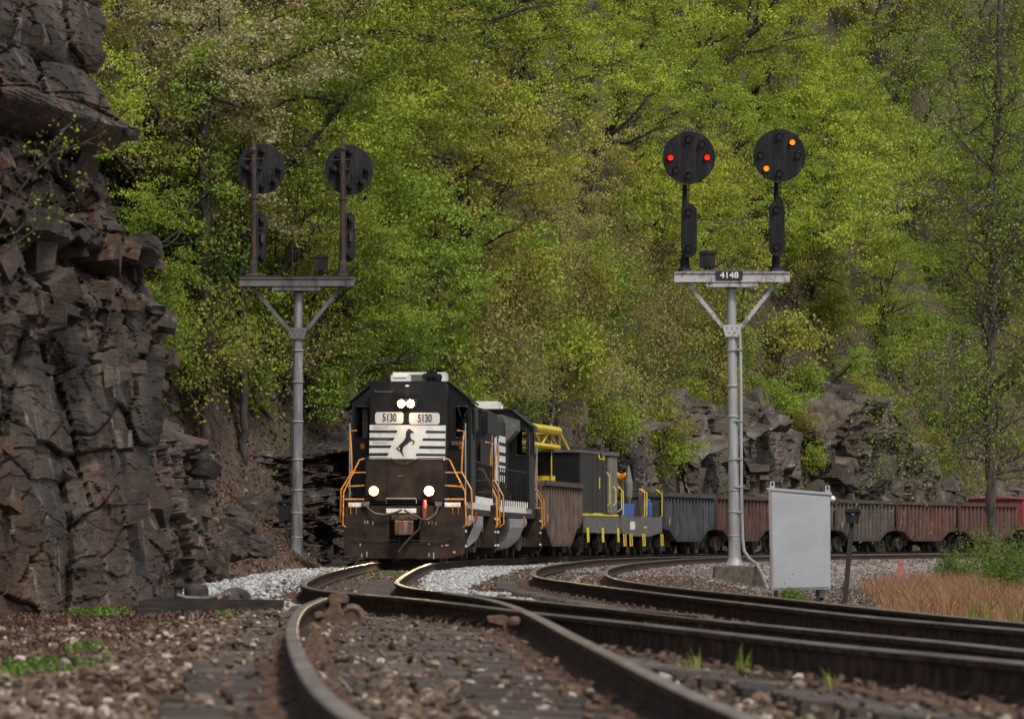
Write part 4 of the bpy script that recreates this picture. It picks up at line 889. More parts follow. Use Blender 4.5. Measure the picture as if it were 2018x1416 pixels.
def tubes(lst, r, n=6):
    b = MB()
    for pts in lst: b.tube(pts, r, n)
    return b
def clip_x(poly, keep_left):
    out = []; n = len(poly)
    for i in range(n):
        a = poly[i]; b = poly[(i+1) % n]; ia = (a[0] <= 0) == keep_left; ib = (b[0] <= 0) == keep_left
        if ia: out.append(a)
        if ia != ib: t = a[0]/(a[0]-b[0]); out.append((0, a[1]+(b[1]-a[1])*t))
    return out
def vface(polys, yf, d0, d1):
    """extrude front-view polygons onto the shallow V of the hood front; d0<d1 = proudness"""
    b = MB()
    for poly in polys:
        for kl in (True, False):
            q = clip_x(poly, kl)
            if len(q) < 3: continue
            area = sum(q[i][0]*q[(i+1) % len(q)][1]-q[(i+1) % len(q)][0]*q[i][1] for i in range(len(q)))
            if abs(area) < 1e-6: continue
            k = len(b.v); b.prism(q, 'y', -d1, -d0)
            b.v[k:] = [(x, y+yf(x), z) for x, y, z in b.v[k:]]
    return b
def rrect(x0, x1, z0, z1, r, n=5):
    out = []
    for cx, cz, a0 in ((x1-r, z1-r, 0), (x0+r, z1-r, 90), (x0+r, z0+r, 180), (x1-r, z0+r, 270)):
        for i in range(n+1): a = R(a0+90*i/n); out.append((cx+r*math.cos(a), cz+r*math.sin(a)))
    return out
def engineer(par):
    vs = [((0, 0, 0), .14), ((0, .02, .28), .15), ((0, .02, .48), .16), ((0, 0, .60), .065), ((0, -.03, .72), .095), ((0, -.02, .80), .085),
          ((-.2, 0, .5), .065), ((-.26, -.12, .27), .05), ((-.2, -.34, .22), .038), ((.2, 0, .5), .065), ((.26, -.12, .27), .05), ((.2, -.34, .22), .038), ((-.1, -.35, 0), .08), ((.1, -.35, 0), .08), ((-.1, -.38, -.4), .055), ((.1, -.38, -.4), .055), ((-.1, -.5, -.44), .045), ((.1, -.5, -.44), .045), ((0, -.12, .73), .02)]
    ed = [(0, 1), (1, 2), (2, 3), (3, 4), (4, 5), (2, 6), (6, 7), (7, 8), (2, 9), (9, 10), (10, 11), (0, 12), (0, 13), (12, 14), (13, 15), (14, 16), (15, 17), (4, 18)]
    me = bpy.data.meshes.new('person'); me.from_pydata([v for v, _ in vs], ed, []); o = bpy.data.objects.new('person', me); C.objects.link(o)
    mo = o.modifiers.new('s', 'SKIN'); 
    for i, (_, r_) in enumerate(vs): me.skin_vertices[0].data[i].radius = (r_, r_)
    me.skin_vertices[0].data[0].use_root = True; o.modifiers.new('ss', 'SUBSURF').levels = 1; me.materials.append(M['person']); return o
M['person'] = mat('dark_jacket', (.05, .045, .05), (.08, .07, .07), .8, b=0)
M['skin'] = mat('skin', (.35, .2, .14), None, .6, b=0)
DECK = 1.56
def make_loco(front):
    root = empty('locomotive', (0, 0, 0)); lf = None
    L = 17.9
    # ---- frame, pilot, platforms
    b = MB(); b.box(-1.42, 1.42, 1.1, L-1.1, 1.25, DECK); b.box(-1.5, 1.5, .12, 1.1, DECK-.08, DECK+.01); b.box(-1.5, 1.5, L-1.1, L-.12, DECK-.08, DECK+.01)
    b.box(-.75, .75, .4, L-.4, .95, 1.25); b.build('underframe', M['black'], root)
    for e in (0, 1):
        f = (lambda y: y) if e == 0 else (lambda y: L-y)
        b = MB(); b.prism([(-1.5, DECK-.12), (-1.54, .55), (-1.52, .22), (-1.1, .10), (1.1, .10), (1.52, .22), (1.54, .55), (1.5, DECK-.12), (.38, DECK-.12), (.38, .50), (-.38, .50), (-.38, DECK-.12)], 'y', f(0), f(.05))
        b.box(-.38, .38, f(0), f(.05), 1.12, DECK-.12); b.box(-.38, .38, f(.3), f(.36), .52, 1.12)
        pl = b.build('pilot', M['dusty'], root, bevel=.01)
        if front or e == 1:
            for x, z_, h_ in ((-1.12, .42, .07), (-.95, .15, .13), (-1.08, .13, .11), (.62, .15, .10), (.74, .10, .16), (.62, .44, .05), (-1.0, .98, .08), (-.93, .99, .07), (-.8, .96, .09), (.62, .97, .07), (.7, .98, .08), (.8, .96, .07), (.95, .4, .05)):
                MB().box(x-.012, x+.012, f(-.012), f(0), z_, z_+h_).build('bolt_mark', M['galv_rusty'], pl)
        # step wells at both corners
        for s_ in (-1, 1):
            b = MB(); x0, x1 = s_*1.05, s_*1.53
            b.box(x0, x0+s_*.03, f(.05), f(1.15), .38, DECK-.1); b.box(x0, x1, f(1.1), f(1.14), .35, DECK-.1)
            for z in (.40, .78, 1.16): b.box(x0, x1, f(.06), f(.85), z, z+.04)
            st = b.build('steps', M['dusty'], root)
            b = MB(); 
            for z in (.40, .78, 1.16): b.box(x1, x1+s_*.012, f(.1), f(.8), z-.01, z+.05)
            b.build('step_edge', M['white'], st)
        # coupler
        b = MB(); b.box(-.13, .13, f(-.12), f(.3), .74, .98); b.prism([(-.22, f(-.35)), (-.24, f(-.1)), (.22, f(-.1)), (.24, f(-.28)), (.1, f(-.24)), (.02, f(-.4)), (-.12, f(-.45))], 'z', .70, 1.06); b.box(-.32, .32, f(-.06), f(0), 1.08, 1.2)
        b.build('coupler', M['rust'], root, bevel=.02)
        # handrails of the steps
        for s_ in (-1, 1):
            o1 = [(s_*1.28, f(1.05), 3.36), (s_*1.46, f(1.05), 3.34), (s_*1.42, f(1.0), 2.9), (s_*1.40, f(.95), 2.30), (s_*1.66, f(.75), 1.85), (s_*1.68, f(.75), 1.05), (s_*1.56, f(.75), .95)]
            o2 = [(s_*1.02, f(.02), 2.63), (s_*1.14, f(.02), 2.6), (s_*1.54, f(0), 1.78), (s_*1.56, f(0), .95), (s_*1.48, f(.02), .9)]
            h = tubes([o1, o2, [(s_*1.0, f(.5), 2.28), (s_*1.42, f(.5), 2.28)], [(s_*1.02, f(0), 1.60), (s_*1.52, f(0), 1.60)], [(s_*1.02, f(.1), 1.95), (s_*1.45, f(.1), 1.92)]], .022)
            h.build('handrail', M['orange'], root)
            tubes([[(s_*1.22, f(-.02), 1.22), (s_*1.22, f(-.08), 1.46), (s_*1.36, f(-.08), 1.46), (s_*1.36, f(-.02), 1.22)]], .013).build('grab_iron', M['orange'], root)
            tubes([[(s_*1.48, f(1.3), DECK), (s_*1.48, f(1.3), 3.55)]], .02).build('handrail_post', M['silver'], root)
        b = MB(); b.box(-.98, .98, f(.02), f(.06), DECK, 2.62); b.box(-.42, .42, f(0), f(.02), DECK+.02, 2.6); ep = b.build('end_plate', M['dusty'], root)
        tubes([[(-1.0, f(0), 2.64), (-.35, f(0), 2.64)], [(.35, f(0), 2.64), (1.0, f(0), 2.64)], [(-.35, f(-.03), 2.64), (-.2, f(-.05), 2.55), (0, f(-.05), 2.5), (.2, f(-.05), 2.55), (.35, f(-.03), 2.64)]], .012).build('chain', M['grime'], ep)
    # ---- short high hood with V front
    HW, HT, HY0 = .97, 4.62, 1.45
    yf = lambda x: HY0+abs(x)*.11
    b = MB(); prof = []
    front_poly = [(-HW, DECK), (HW, DECK), (HW, HT-.05), (HW-.07, HT), (-HW+.07, HT), (-HW, HT-.05)]
    for kl in (True, False):
        q = clip_x(front_poly, kl); k = len(b.v); b.prism(q, 'y', 0, 1.5); n = len(q)
        b.v[k:] = [(x, (yf(x) if y == 0 else 3.0), z) for x, y, z in b.v[k:]]
    b.build('short_hood', M['black'], root)
    # ---- cab
    CY0, CY1, CW = 3.0, 5.4, 1.54
    WX0, WX1, WZ0, WZ1 = 1.14, 1.44, 3.22, 4.0
    cab_out = [(-CW, DECK), (CW, DECK), (CW, 4.12), (HW, HT), (-HW, HT), (-CW, 4.12)]
    b = MB()
    for ya, yb in ((CY0, CY0+.04), (CY1-.04, CY1)):      # end walls with window openings left and right
        b.prism([(-WX0, DECK), (WX0, DECK), (WX0, 4.46), (HW, HT), (-HW, HT), (-WX0, 4.46)], 'y', ya, yb)
        for s_ in (-1, 1):
            for zz in ((DECK, WZ0), (WZ1, 4.12)): b.box(s_*WX0, s_*WX1, ya, yb, *zz)
            b.box(s_*WX1, s_*CW, ya, yb, DECK, 4.12)
            b.prism([(s_*WX0, 4.12), (s_*CW, 4.12), (s_*WX0, 4.46)], 'y', ya, yb)
    for s_ in (-1, 1):      # side walls with two windows
        x0, x1 = s_*(CW-.04), s_*CW
        b.box(x0, x1, CY0+.04, CY1-.04, DECK, 3.2); b.box(x0, x1, CY0+.04, CY1-.04, 3.95, 4.12)
        for ya, yb in ((CY0+.04, CY0+.4), (CY0+1.1, CY0+1.3), (CY1-.4, CY1-.04)): b.box(x0, x1, ya, yb, 3.2, 3.95)
    cab = b.build('cab', M['black'], root)
    b = MB(); roof = [(-CW-.07, 4.10), (-HW-.02, HT+.01), (HW+.02, HT+.01), (CW+.07, 4.10), (CW+.10, 4.13), (HW, HT+.05), (-HW, HT+.05), (-CW-.10, 4.13)]
    b.prism(roof, 'y', CY0-.08, CY1+.08); b.build('cab_roof', M['black'], cab)
    b = MB()
    for s_ in (-1, 1): MB().prism([(s_*1.52, 4.12), (s_*1.80, 3.96), (s_*1.80, 3.94), (s_*1.52, 4.09)], 'y', CY0+.3, CY1-.3).build('sunshade', M['black'], cab)
    for ya in (CY0+.01, CY1-.02):
        for s_ in (-1, 1): 
            wn_ = MB().box(s_*WX0, s_*WX1, ya, ya+.01, WZ0, WZ1).build('window', M['glass'], cab)
            e = -.015 if ya < 4 else .035; rr = [(x*s_, z) for x, z in rrect(WX0-.02, WX1+.02, WZ0-.02, WZ1+.02, .06)]; rr.append(rr[0])
            tubes([[(x, ya+e, z) for x, z in rr]], .018).build('window_frame', M['black'], wn_)
    for s_ in (-1, 1): MB().box(s_*(CW-.03), s_*(CW-.02), CY0+.4, CY1-.4, 3.2, 3.95).build('window', M['glass'], cab)
    b = MB().box(-CW+.05, CW-.05, CY0+.05, CY1-.05, DECK, DECK+.03); b.box(.4, 1.1, CY0+.2, CY0+.7, DECK, 3.1); b.build('cab_floor', M['black'], cab)
    b = MB()
    for s_ in (-1, 1): b.box(s_*1.22, s_*1.32, CY0-.012, CY0, 2.93, 3.07)
    b.build('notice_plate', M['orange'], cab)
    b = MB(); b.box(1.04, 1.36, CY0-.10, CY0-.02, 3.02, 3.12); b.build('latch_box', M['rust'], cab)
    tubes([[(1.2, CY0-.03, 4.02), (1.28, CY0-.05, 3.75)], [(-1.2, CY0-.03, 4.02), (-1.28, CY0-.05, 3.75)]], .01).build('wiper', M['grime'], cab)
    # ---- roof fittings
    b = MB(); b.box(-.52, .85, 3.5, 4.9, HT+.05, HT+.30); b.box(-.56, -.04, 3.35, 3.5, HT+.05, HT+.22); b.box(-.5, -.15, 3.33, 3.35, HT+.15, HT+.2); ac = b.build('air_conditioner', M['white'], root, bevel=.02)
    b = MB(); b.box(-.1, .4, 3.47, 3.5, HT+.08, HT+.24); b.build('grille', M['grey'], ac)
    b = MB()
    for x, z, l in ((.36, .10, .3), (.47, .17, .42), (.60, .17, .38), (.72, .09, .3)):
        b.tube([(x, 3.3, HT+.07+z), (x, 3.05, HT+.07+z), (x, 2.85, HT+.07+z)], [.025, .05, .085], 12)
    b.box(.34, .76, 3.3, 3.36, HT+.03, HT+.2); b.build('horn', M['black'], root)
    if front:
        # ---- lamps, boards, stripes, horse: measured on the hood front
        def q7(cx, cy): return ((680+cx/7.08-804)/77.2, .59+(HY-(720+cy/7.08))/77.2)
        def poly7(pts): return [q7(*p) for p in pts]
        pan = vface([poly7([(340, 822), (1405, 832), (1395, 1318), (332, 1315)])], yf, .0, .008).build('striped_panel', M['white'], root)
        bars = [[(338, 895), (735, 900), (718, 935), (338, 935)], [(338, 1002), (692, 1002), (670, 1042), (337, 1040)], [(336, 1108), (650, 1108), (630, 1146), (336, 1146)], [(335, 1215), (608, 1215), (590, 1258), (334, 1258)],
                [(1133, 903), (1402, 908), (1401, 942), (1120, 938)], [(1090, 1010), (1400, 1014), (1399, 1050), (1075, 1045)], [(1045, 1116), (1398, 1120), (1397, 1160), (1030, 1155)], [(998, 1222), (1397, 1228), (1396, 1262), (982, 1258)]]
        vface([poly7(p) for p in bars], yf, .008, .012).build('stripe', M['numblack'], pan)
        horse = [(905, 878), (918, 895), (940, 908), (962, 930), (955, 943), (938, 938), (922, 940), (912, 965), (918, 1000), (930, 1030), (958, 1036), (975, 1055), (966, 1085), (940, 1106), (930, 1098), (952, 1078), (955, 1058), (930, 1050), (905, 1062), (870, 1092), (835, 1115), (815, 1135), (808, 1160), (800, 1190), (812, 1225), (823, 1272), (808, 1262), (790, 1225), (770, 1200), (745, 1185), (712, 1158), (720, 1138), (745, 1120), (775, 1090), (810, 1055), (835, 1020), (850, 985), (848, 945), (860, 905), (882, 884)]
        vface([poly7(horse)], yf, .008, .014).build('horse_emblem', M['numblack'], pan)
        vface([poly7([(738, 1128), (752, 1140), (765, 1165), (758, 1175), (740, 1155)])], yf, .014, .016).build('horse_tail_gap', M['white'], pan)
        tv, tf = text_polys('5130', .275, .66)
        for cx0, cx1, cy0, cy1 in ((415, 815, 645, 808), (895, 1320, 655, 818)):
            x0, z1 = q7(cx0, cy0); x1, z0 = q7(cx1, cy1); nb = vface([rrect(x0, x1, z0, z1, .075)], yf, 0, .02).build('number_board', M['numboard'], root)
            xm, zm = (x0+x1)/2, (z0+z1)/2; b = MB(); b.add([(x+xm+.01, yf(x+xm)-.024+y, z+zm) for x, y, z in tv], tf); b.build('lettering', M['numblack'], nb)
        b = MB(); b.box(-.28, .24, HY0-.07, HY0+.03, 3.96, 4.18); hl = b.build('headlight_housing', M['black'], root, bevel=.03)
        for cx in (789, 917):
            x, z = q7(cx, 530); b = MB(); b.cyl((x, HY0-.11, z), (x, HY0-.095, z), .078, 20); b.build('headlight', M['hot_far'], root); MB().cyl((x, HY0-.09, z), (x, HY0-.07, z), .10, 20).build('reflector_glow_ring', M['warm_ring'], hl)
        for px, s_ in ((741, -1), (850, 1)):
            x = (px-801)/78; z = .59+(HY-967)/78; b = MB(); b.cyl((x, -.1, z), (x, .1, z), .13, 20); b.box(x-.03, x+.03, -.02, .06, DECK, z); dl_ = b.build('ditch_light', M['black'], root)
            MB().cyl((x, -.125, z), (x, -.11, z), .095 if s_ > 0 else .075, 20).build('headlight', M['hot'], root); MB().cyl((x, -.112, z), (x, -.109, z), .112, 20).build('reflector_glow_core', M['warm_core'], dl_); MB().cyl((x, -.108, z), (x, -.10, z), .128, 20).build('reflector_glow_ring', M['warm_ring'], dl_)
        tubes([[(-.86, yf(.86)-.02, 3.55), (-.86, yf(.86)-.06, 3.52), (-.5, yf(.5)-.06, 3.52), (-.5, yf(.5)-.02, 3.55)], [(-.86, yf(.8)-.02, 4.40), (-.83, yf(.8)-.06, 4.36), (-.42, yf(.42)-.06, 4.36), (-.4, yf(.42)-.02, 4.40)],
               [(-.86, yf(.86)-.02, 3.15), (-.86, yf(.86)-.06, 3.13), (-.5, yf(.5)-.06, 3.13), (-.5, yf(.5)-.02, 3.15)]], .010).build('grab_iron', M['grey'], root)
        MB().box(-.06, .03, HY0-.02, HY0, 4.49, 4.53).build('marker_plate', M['white'], root)
    # white markers on the platform edge and the mu hoses
        b = MB()
        for x0, x1, z0, z1 in ((-1.42, -1.08, 1.41, 1.52), (1.02, 1.42, 1.41, 1.52), (-.46, .3, 1.26, 1.37)): b.box(x0, x1, -.012, 0, z0, z1)
        b.build('white_marker', M['white'], root)
        tubes([[(-.97, -.03, 1.48), (-.93, -.08, 1.38), (-.75, -.14, 1.24), (-.5, -.16, 1.20), (-.2, -.15, 1.27), (-.05, -.14, 1.34)], [(0, -.14, 1.33), (.2, -.15, 1.22), (.45, -.17, 1.09), (.62, -.16, 1.09), (.8, -.12, 1.23), (.87, -.06, 1.43)]], .028, 8).build('jumper_cable', M['rubber'], root)
        for x in (-.97, .87): b = MB(); b.prism([(x-.07, 1.42), (x+.07, 1.42), (x+.10, 1.54), (x-.10, 1.54)], 'y', -.1, 0); b.build('cable_socket', M['grey'], root)
        b = MB(); b.tube([(.52, -.1, 1.58), (.52, -.14, 1.38), (.51, -.12, 1.13)], [.05, .055, .04], 8); b.build('brake_hose_end', M['reddish'], root)
        tubes([[(.42, -.02, 1.1), (.38, -.1, .85), (.2, -.18, .68), (0, -.3, .45), (-.13, -.33, .27)], [(-.12, -.02, .62), (-.12, -.2, .5)]], .022, 8).build('air_hose', M['rubber'], root)
        tubes([[(-.46, -.02, 1.5), (-.46, -.08, 1.62), (.3, -.08, 1.62), (.3, -.02, 1.5)]], .013).build('uncoupling_lever', M['silver'], root)
        tubes([[(-1.3, -.05, .58), (.95, -.07, .54), (1.2, -.05, .62)]], .011).build('uncoupling_lever', M['grime'], root)
        b = MB()
        for x in (1.08,): b.box(x-.05, x+.04, -.02, 0, .42, .46)
        b.box(1.22, 1.3, -.02, 0, .24, .29); b.box(-.16, -.04, -.0, .005, 2.19, 2.21); b.build('reflector', M['orange'], root)
    # ---- long hood
    LY0, LY1 = 5.4, 16.45
    b = MB(); hp = [(-.95, DECK), (.95, DECK), (.95, 4.18), (.80, 4.36), (-.80, 4.36), (-.95, 4.18)]; b.prism(hp, 'y', LY0, LY1); hood = b.build('long_hood', M['black'], root)
    for s_ in (-1, 1):
        b = MB()
        for i in range(18): y = LY0+.5+i*.6; b.box(s_*.95, s_*.965, y, y+.5, DECK+.1, 3.45)
        b.build('hood_door', M['black'], hood)
    b = MB(); 
    for s_ in (-1, 1): b.prism([(s_*.95, 3.6), (s_*1.28, 3.95), (s_*1.28, 4.3), (s_*.85, 4.42)], 'y', LY0+.3, LY0+1.9)
    b.box(-.85, .85, LY0+.3, LY0+1.9, 4.34, 4.44); b.build('air_intake', M['grey' if not front else 'black'], hood)
    b = MB()
    for s_ in (-1, 1): b.prism([(s_*.95, 3.5), (s_*1.12, 3.7), (s_*1.12, 4.3), (s_*.9, 4.4)], 'y', 12.6, 16.0)
    b.box(-.95, .95, 12.6, 16.0, 4.34, 4.42); b.build('radiator', M['black'], hood)
    for y in (8.6, 9.9, 13.2, 14.4, 15.5): MB().lathe([(.48, 0), (.52, .12), (.46, .16), (.1, .14)], (0, y, 4.38), 20).build('roof_fan', M['grey'], hood)
    MB().box(-.2, .2, 7.0, 7.6, 4.36, 4.62).build('exhaust_stack', M['darkrust'], hood)
    b = MB()
    for x, z in ((-.3, .1), (-.1, .16), (.12, .14), (.3, .1)): b.tube([(x, 11.4, 4.45+z), (x, 11.1, 4.45+z), (x, 10.9, 4.45+z)], [.03, .05, .09], 10)
    b.box(-.4, .4, 11.3, 11.45, 4.36, 4.6); b.build('horn', M['black'], hood)
    # side markings: stripes and slanted white block
    for s_ in (-1, 1):
        b = MB()
        for k in range(5): b.box(s_*.968, s_*.972, LY0+2.2, LY0+4.6, 2.35+k*.3, 2.35+k*.3+.19)
        b.prism([(LY0+5.0, 2.35), (LY0+5.9, 2.35), (LY0+6.5, 3.75), (LY0+5.6, 3.75)], 'x', s_*.968, s_*.972)
        b.build('white_marking', M['white'], hood)
    # ---- walkway handrail, stanchions, sill stripe
    for s_ in (-1, 1):
        x = s_*1.49; h = tubes([[(x, LY0, 2.66), (x, LY1+.2, 2.66)]]+[[(x, LY0+.15+i*.72, 1.72), (x, LY0+.15+i*.72, 2.66)] for i in range(16)], .016); h.build('handrail', M['black'], root)
        b = MB(); b.box(s_*1.425, s_*1.44, CY0, LY1, 1.40, 1.57)
        for i in range(16): b.cyl((x, LY0+.15+i*.72, DECK), (x, LY0+.15+i*.72, 1.74), .02, 6)
        b.build('sill_stripe', M['white'], root)
        b = MB()
        for i in range(9):
            for z in (2.0, 2.3): b.box(s_*.985, s_*.99, LY0+6.5+i*.4, LY0+6.6+i*.4, z, z+.05)
        for i in range(6): b.box(s_*.985, s_*.99, LY0+.5+i*.55, LY0+.62+i*.55, 1.9+.1*i, 1.96+.1*i)
        b.build('reflector', M['orange'], root)
    # ---- fuel tank, reservoirs, trucks
    b = MB(); b.prism([(-1.45, 1.22), (-1.45, .95), (-1.30, .60), (-1.0, .34), (-.7, .25), (.7, .25), (1.0, .34), (1.30, .60), (1.45, .95), (1.45, 1.22)], 'y', 6.5, 11.6); ft = b.build('fuel_tank', M['silver'], root)
    b = MB(); b.prism([(-1.44, 1.21), (-1.44, .95), (-1.29, .61), (-.7, .26), (.7, .26), (1.29, .61), (1.44, .95), (1.44, 1.21)], 'y', 6.46, 6.5); b.build('tank_end', M['black'], ft)
    for s_ in (-1, 1):
        b = MB(); b.tube([(s_*1.25, 5.0, 1.12), (s_*1.25, 5.06, 1.12), (s_*1.25, 6.3, 1.12), (s_*1.25, 6.36, 1.12)], [.1, .2, .2, .1], 16); b.build('air_reservoir', M['silver'], root, smooth='auto')
        MB().box(s_*1.0, s_*1.42, 11.7, 12.6, .8, 1.24).build('battery_box', M['grime'], root)
        tubes([[(s_*1.47, 6.7, 1.3), (s_*1.5, 6.75, 1.15), (s_*1.46, 6.8, 1.0)]], .03).build('filler_pipe', M['reddish'], root)
    for y in (3.6, L-3.6): truck(root, y, 2.74, .51, 1.02)
    return root, cab
loco1, cab1 = make_loco(True); place(loco1, 0, 17.9)
tag(loco1, 'leading black diesel locomotive with lit headlights, number boards and horse emblem', 'locomotive')
loco2, cab2 = make_loco(False); place(loco2, 18.3, 17.9, flip=True)
tag(loco2, 'second black diesel locomotive coupled backwards behind the leading one', 'locomotive')
eng = engineer(None); mw = loco1.matrix_world; eng.location = mw @ Vector((1.24, 4.0, 2.95)); eng.rotation_euler.z = loco1.rotation_euler.z
tag(eng, 'engineer in a dark jacket seated inside the leading locomotive cab', 'person'); eng.name = 'person'
cpm = MB(); cpm.lathe([(.10, 0), (.105, .05), (.07, .10), (.01, .12)], (0, -.03, .76), 14); cpm.box(-.07, .07, -.22, -.08, .765, .785); cpm.build('cap', M['numblack'], eng)
HC = {'brown': ((.045, .028, .022), (.095, .06, .045)), 'black': ((.018, .019, .023), (.045, .046, .052)), 'red': ((.035, .016, .013), (.085, .036, .028)), 'redbright': ((.050, .021, .016), (.12, .050, .034)), 'grey': ((.04, .032, .028), (.085, .065, .055))}
def make_hopper(col, s, L, label, top=2.36, sag=.5):
    root = empty('hopper_car', (0, 0, 0)); c = HC[col]
    m, t, p = new_mat('hopper_'+col); a = noise(t, 2.2, 8, .7, stretch=(1, 2, .25)); st = noise(t, 3, 8, .7, stretch=(2.5, 2.5, .18), dist=.3)
    base = ramp(t, a, [(.35, c[0]), (.65, c[1])]); t.links.new(mixc(t, ramp(t, st, [(.60, (0, 0, 0)), (.68, (.7, .7, .7))]), base, (.24, .2, .17)), p.inputs['Base Color']); p.inputs['Roughness'].default_value = .8
    mr_ = mat('lit_rib_'+col, tuple(1.25*q for q in c[0]), tuple(1.7*q+.01 for q in c[1]), .75, scale=4, lo=.35, hi=.7, b=0, stretch=(1, 3, .3))  # lighter copy of the car colour: the light on the ribs is painted in
    mp_ = mat('shaded_panel_'+col, tuple(.45*q for q in c[0]), tuple(.6*q for q in c[1]), .9, scale=2.5, b=0, stretch=(1, 2, .3))  # darker copy of the car colour: recess shade between ribs is painted in
    e = .5; cx = 1.42
    def side(x, th):     # side sheet outline: deep belly in the middle
        return [(e, top), (e, .98), (e+.9, .95), (e+2.6, sag), (L-e-2.6, sag), (L-e-.9, .95), (L-e, .98), (L-e, top)]
    for s_ in (-1, 1):
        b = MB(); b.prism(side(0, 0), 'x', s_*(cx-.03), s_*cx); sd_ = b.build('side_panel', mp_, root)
        b = MB(); n = 15
        for i in range(n):
            y = e+.12+i*(L-2*e-.24)/(n-1); d = min(y-e, L-e-y); zb = .98 if d < .9 else (sag if d > 2.6 else .95-(d-.9)/1.7*(.95-sag))
            b.prism([(s_*cx, top-.12), (s_*(cx+.10), top-.14), (s_*(cx+.10), zb+.25), (s_*cx, zb)], 'y', y-.06, y+.06)
        b.build('rib', mr_, sd_)
        b = MB(); b.box(s_*(cx-.06), s_*(cx+.15), e-.05, L-e+.05, top-.1, top+.06); b.build('top_rail', M['darkrust'] if col != 'black' else m, sd_)
    for f in (lambda y: y, lambda y: L-y):
        b = MB(); b.box(-cx, cx, f(e-.02), f(e+.02), 1.3, top); b.box(-cx-.05, cx+.05, f(e-.1), f(e+.05), top-.12, top+.05)
        for x in (-1.36, -.7, 0, .7, 1.36): b.box(x-.05, x+.05, f(e-.14), f(e-.02), 1.0, top-.12)
        b.box(-cx, cx, f(e-.12), f(e), 1.0, 1.2); b.build('end_panel', m, root)
        b = MB(); b.prism([(f(e+.02), 1.9), (f(e+2.6), sag+.1), (f(e+2.6), sag+.02), (f(e+.02), 1.8)], 'x', -cx+.03, cx-.03); b.build('slope_sheet', m, root)
        tubes([[(1.3, f(e-.18), 1.1+.32*k), (1.3-.4, f(e-.18), 1.1+.32*k)] for k in range(4)], .014).build('ladder', M['orange'] if col in ('brown',) else m, root)
        b = MB(); b.box(-.12, .12, f(-.25), f(e+1.4), .74, .98); b.box(-.2, .2, f(-.4), f(-.1), .7, 1.02); b.build('coupler', M['grime'], root)
    b = MB(); b.box(-.3, .3, e, L-e, .95, 1.15); b.build('centre_sill', M['grime'], root)
    b = MB(); b.box(-1.3, 1.3, 1.2, L-1.2, top-.55, top-.45); b.build('ballast_load', M['darkrust'], root)
    if col in ('brown', 'grey', 'black'): MB().box(cx+.125, cx+.135, e+.25, e+.4, 1.15, 1.4).build('reflector', M['orange'], root)
    for y in (2.0, L-2.0): truck(root, y, 1.7, .42, .98)
    place(root, s, L); return tag(root, label, 'hopper car', 'ballast hopper cars of the train')
SC = 36.9
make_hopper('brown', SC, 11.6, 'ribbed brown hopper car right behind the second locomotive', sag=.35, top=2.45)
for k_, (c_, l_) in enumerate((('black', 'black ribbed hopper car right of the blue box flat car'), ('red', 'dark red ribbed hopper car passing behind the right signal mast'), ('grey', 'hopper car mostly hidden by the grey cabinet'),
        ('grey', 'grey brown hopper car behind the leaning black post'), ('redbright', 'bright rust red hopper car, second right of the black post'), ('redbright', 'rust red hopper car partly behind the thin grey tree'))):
    make_hopper(c_, SC+33.5+11.95*k_, 11.6, l_)
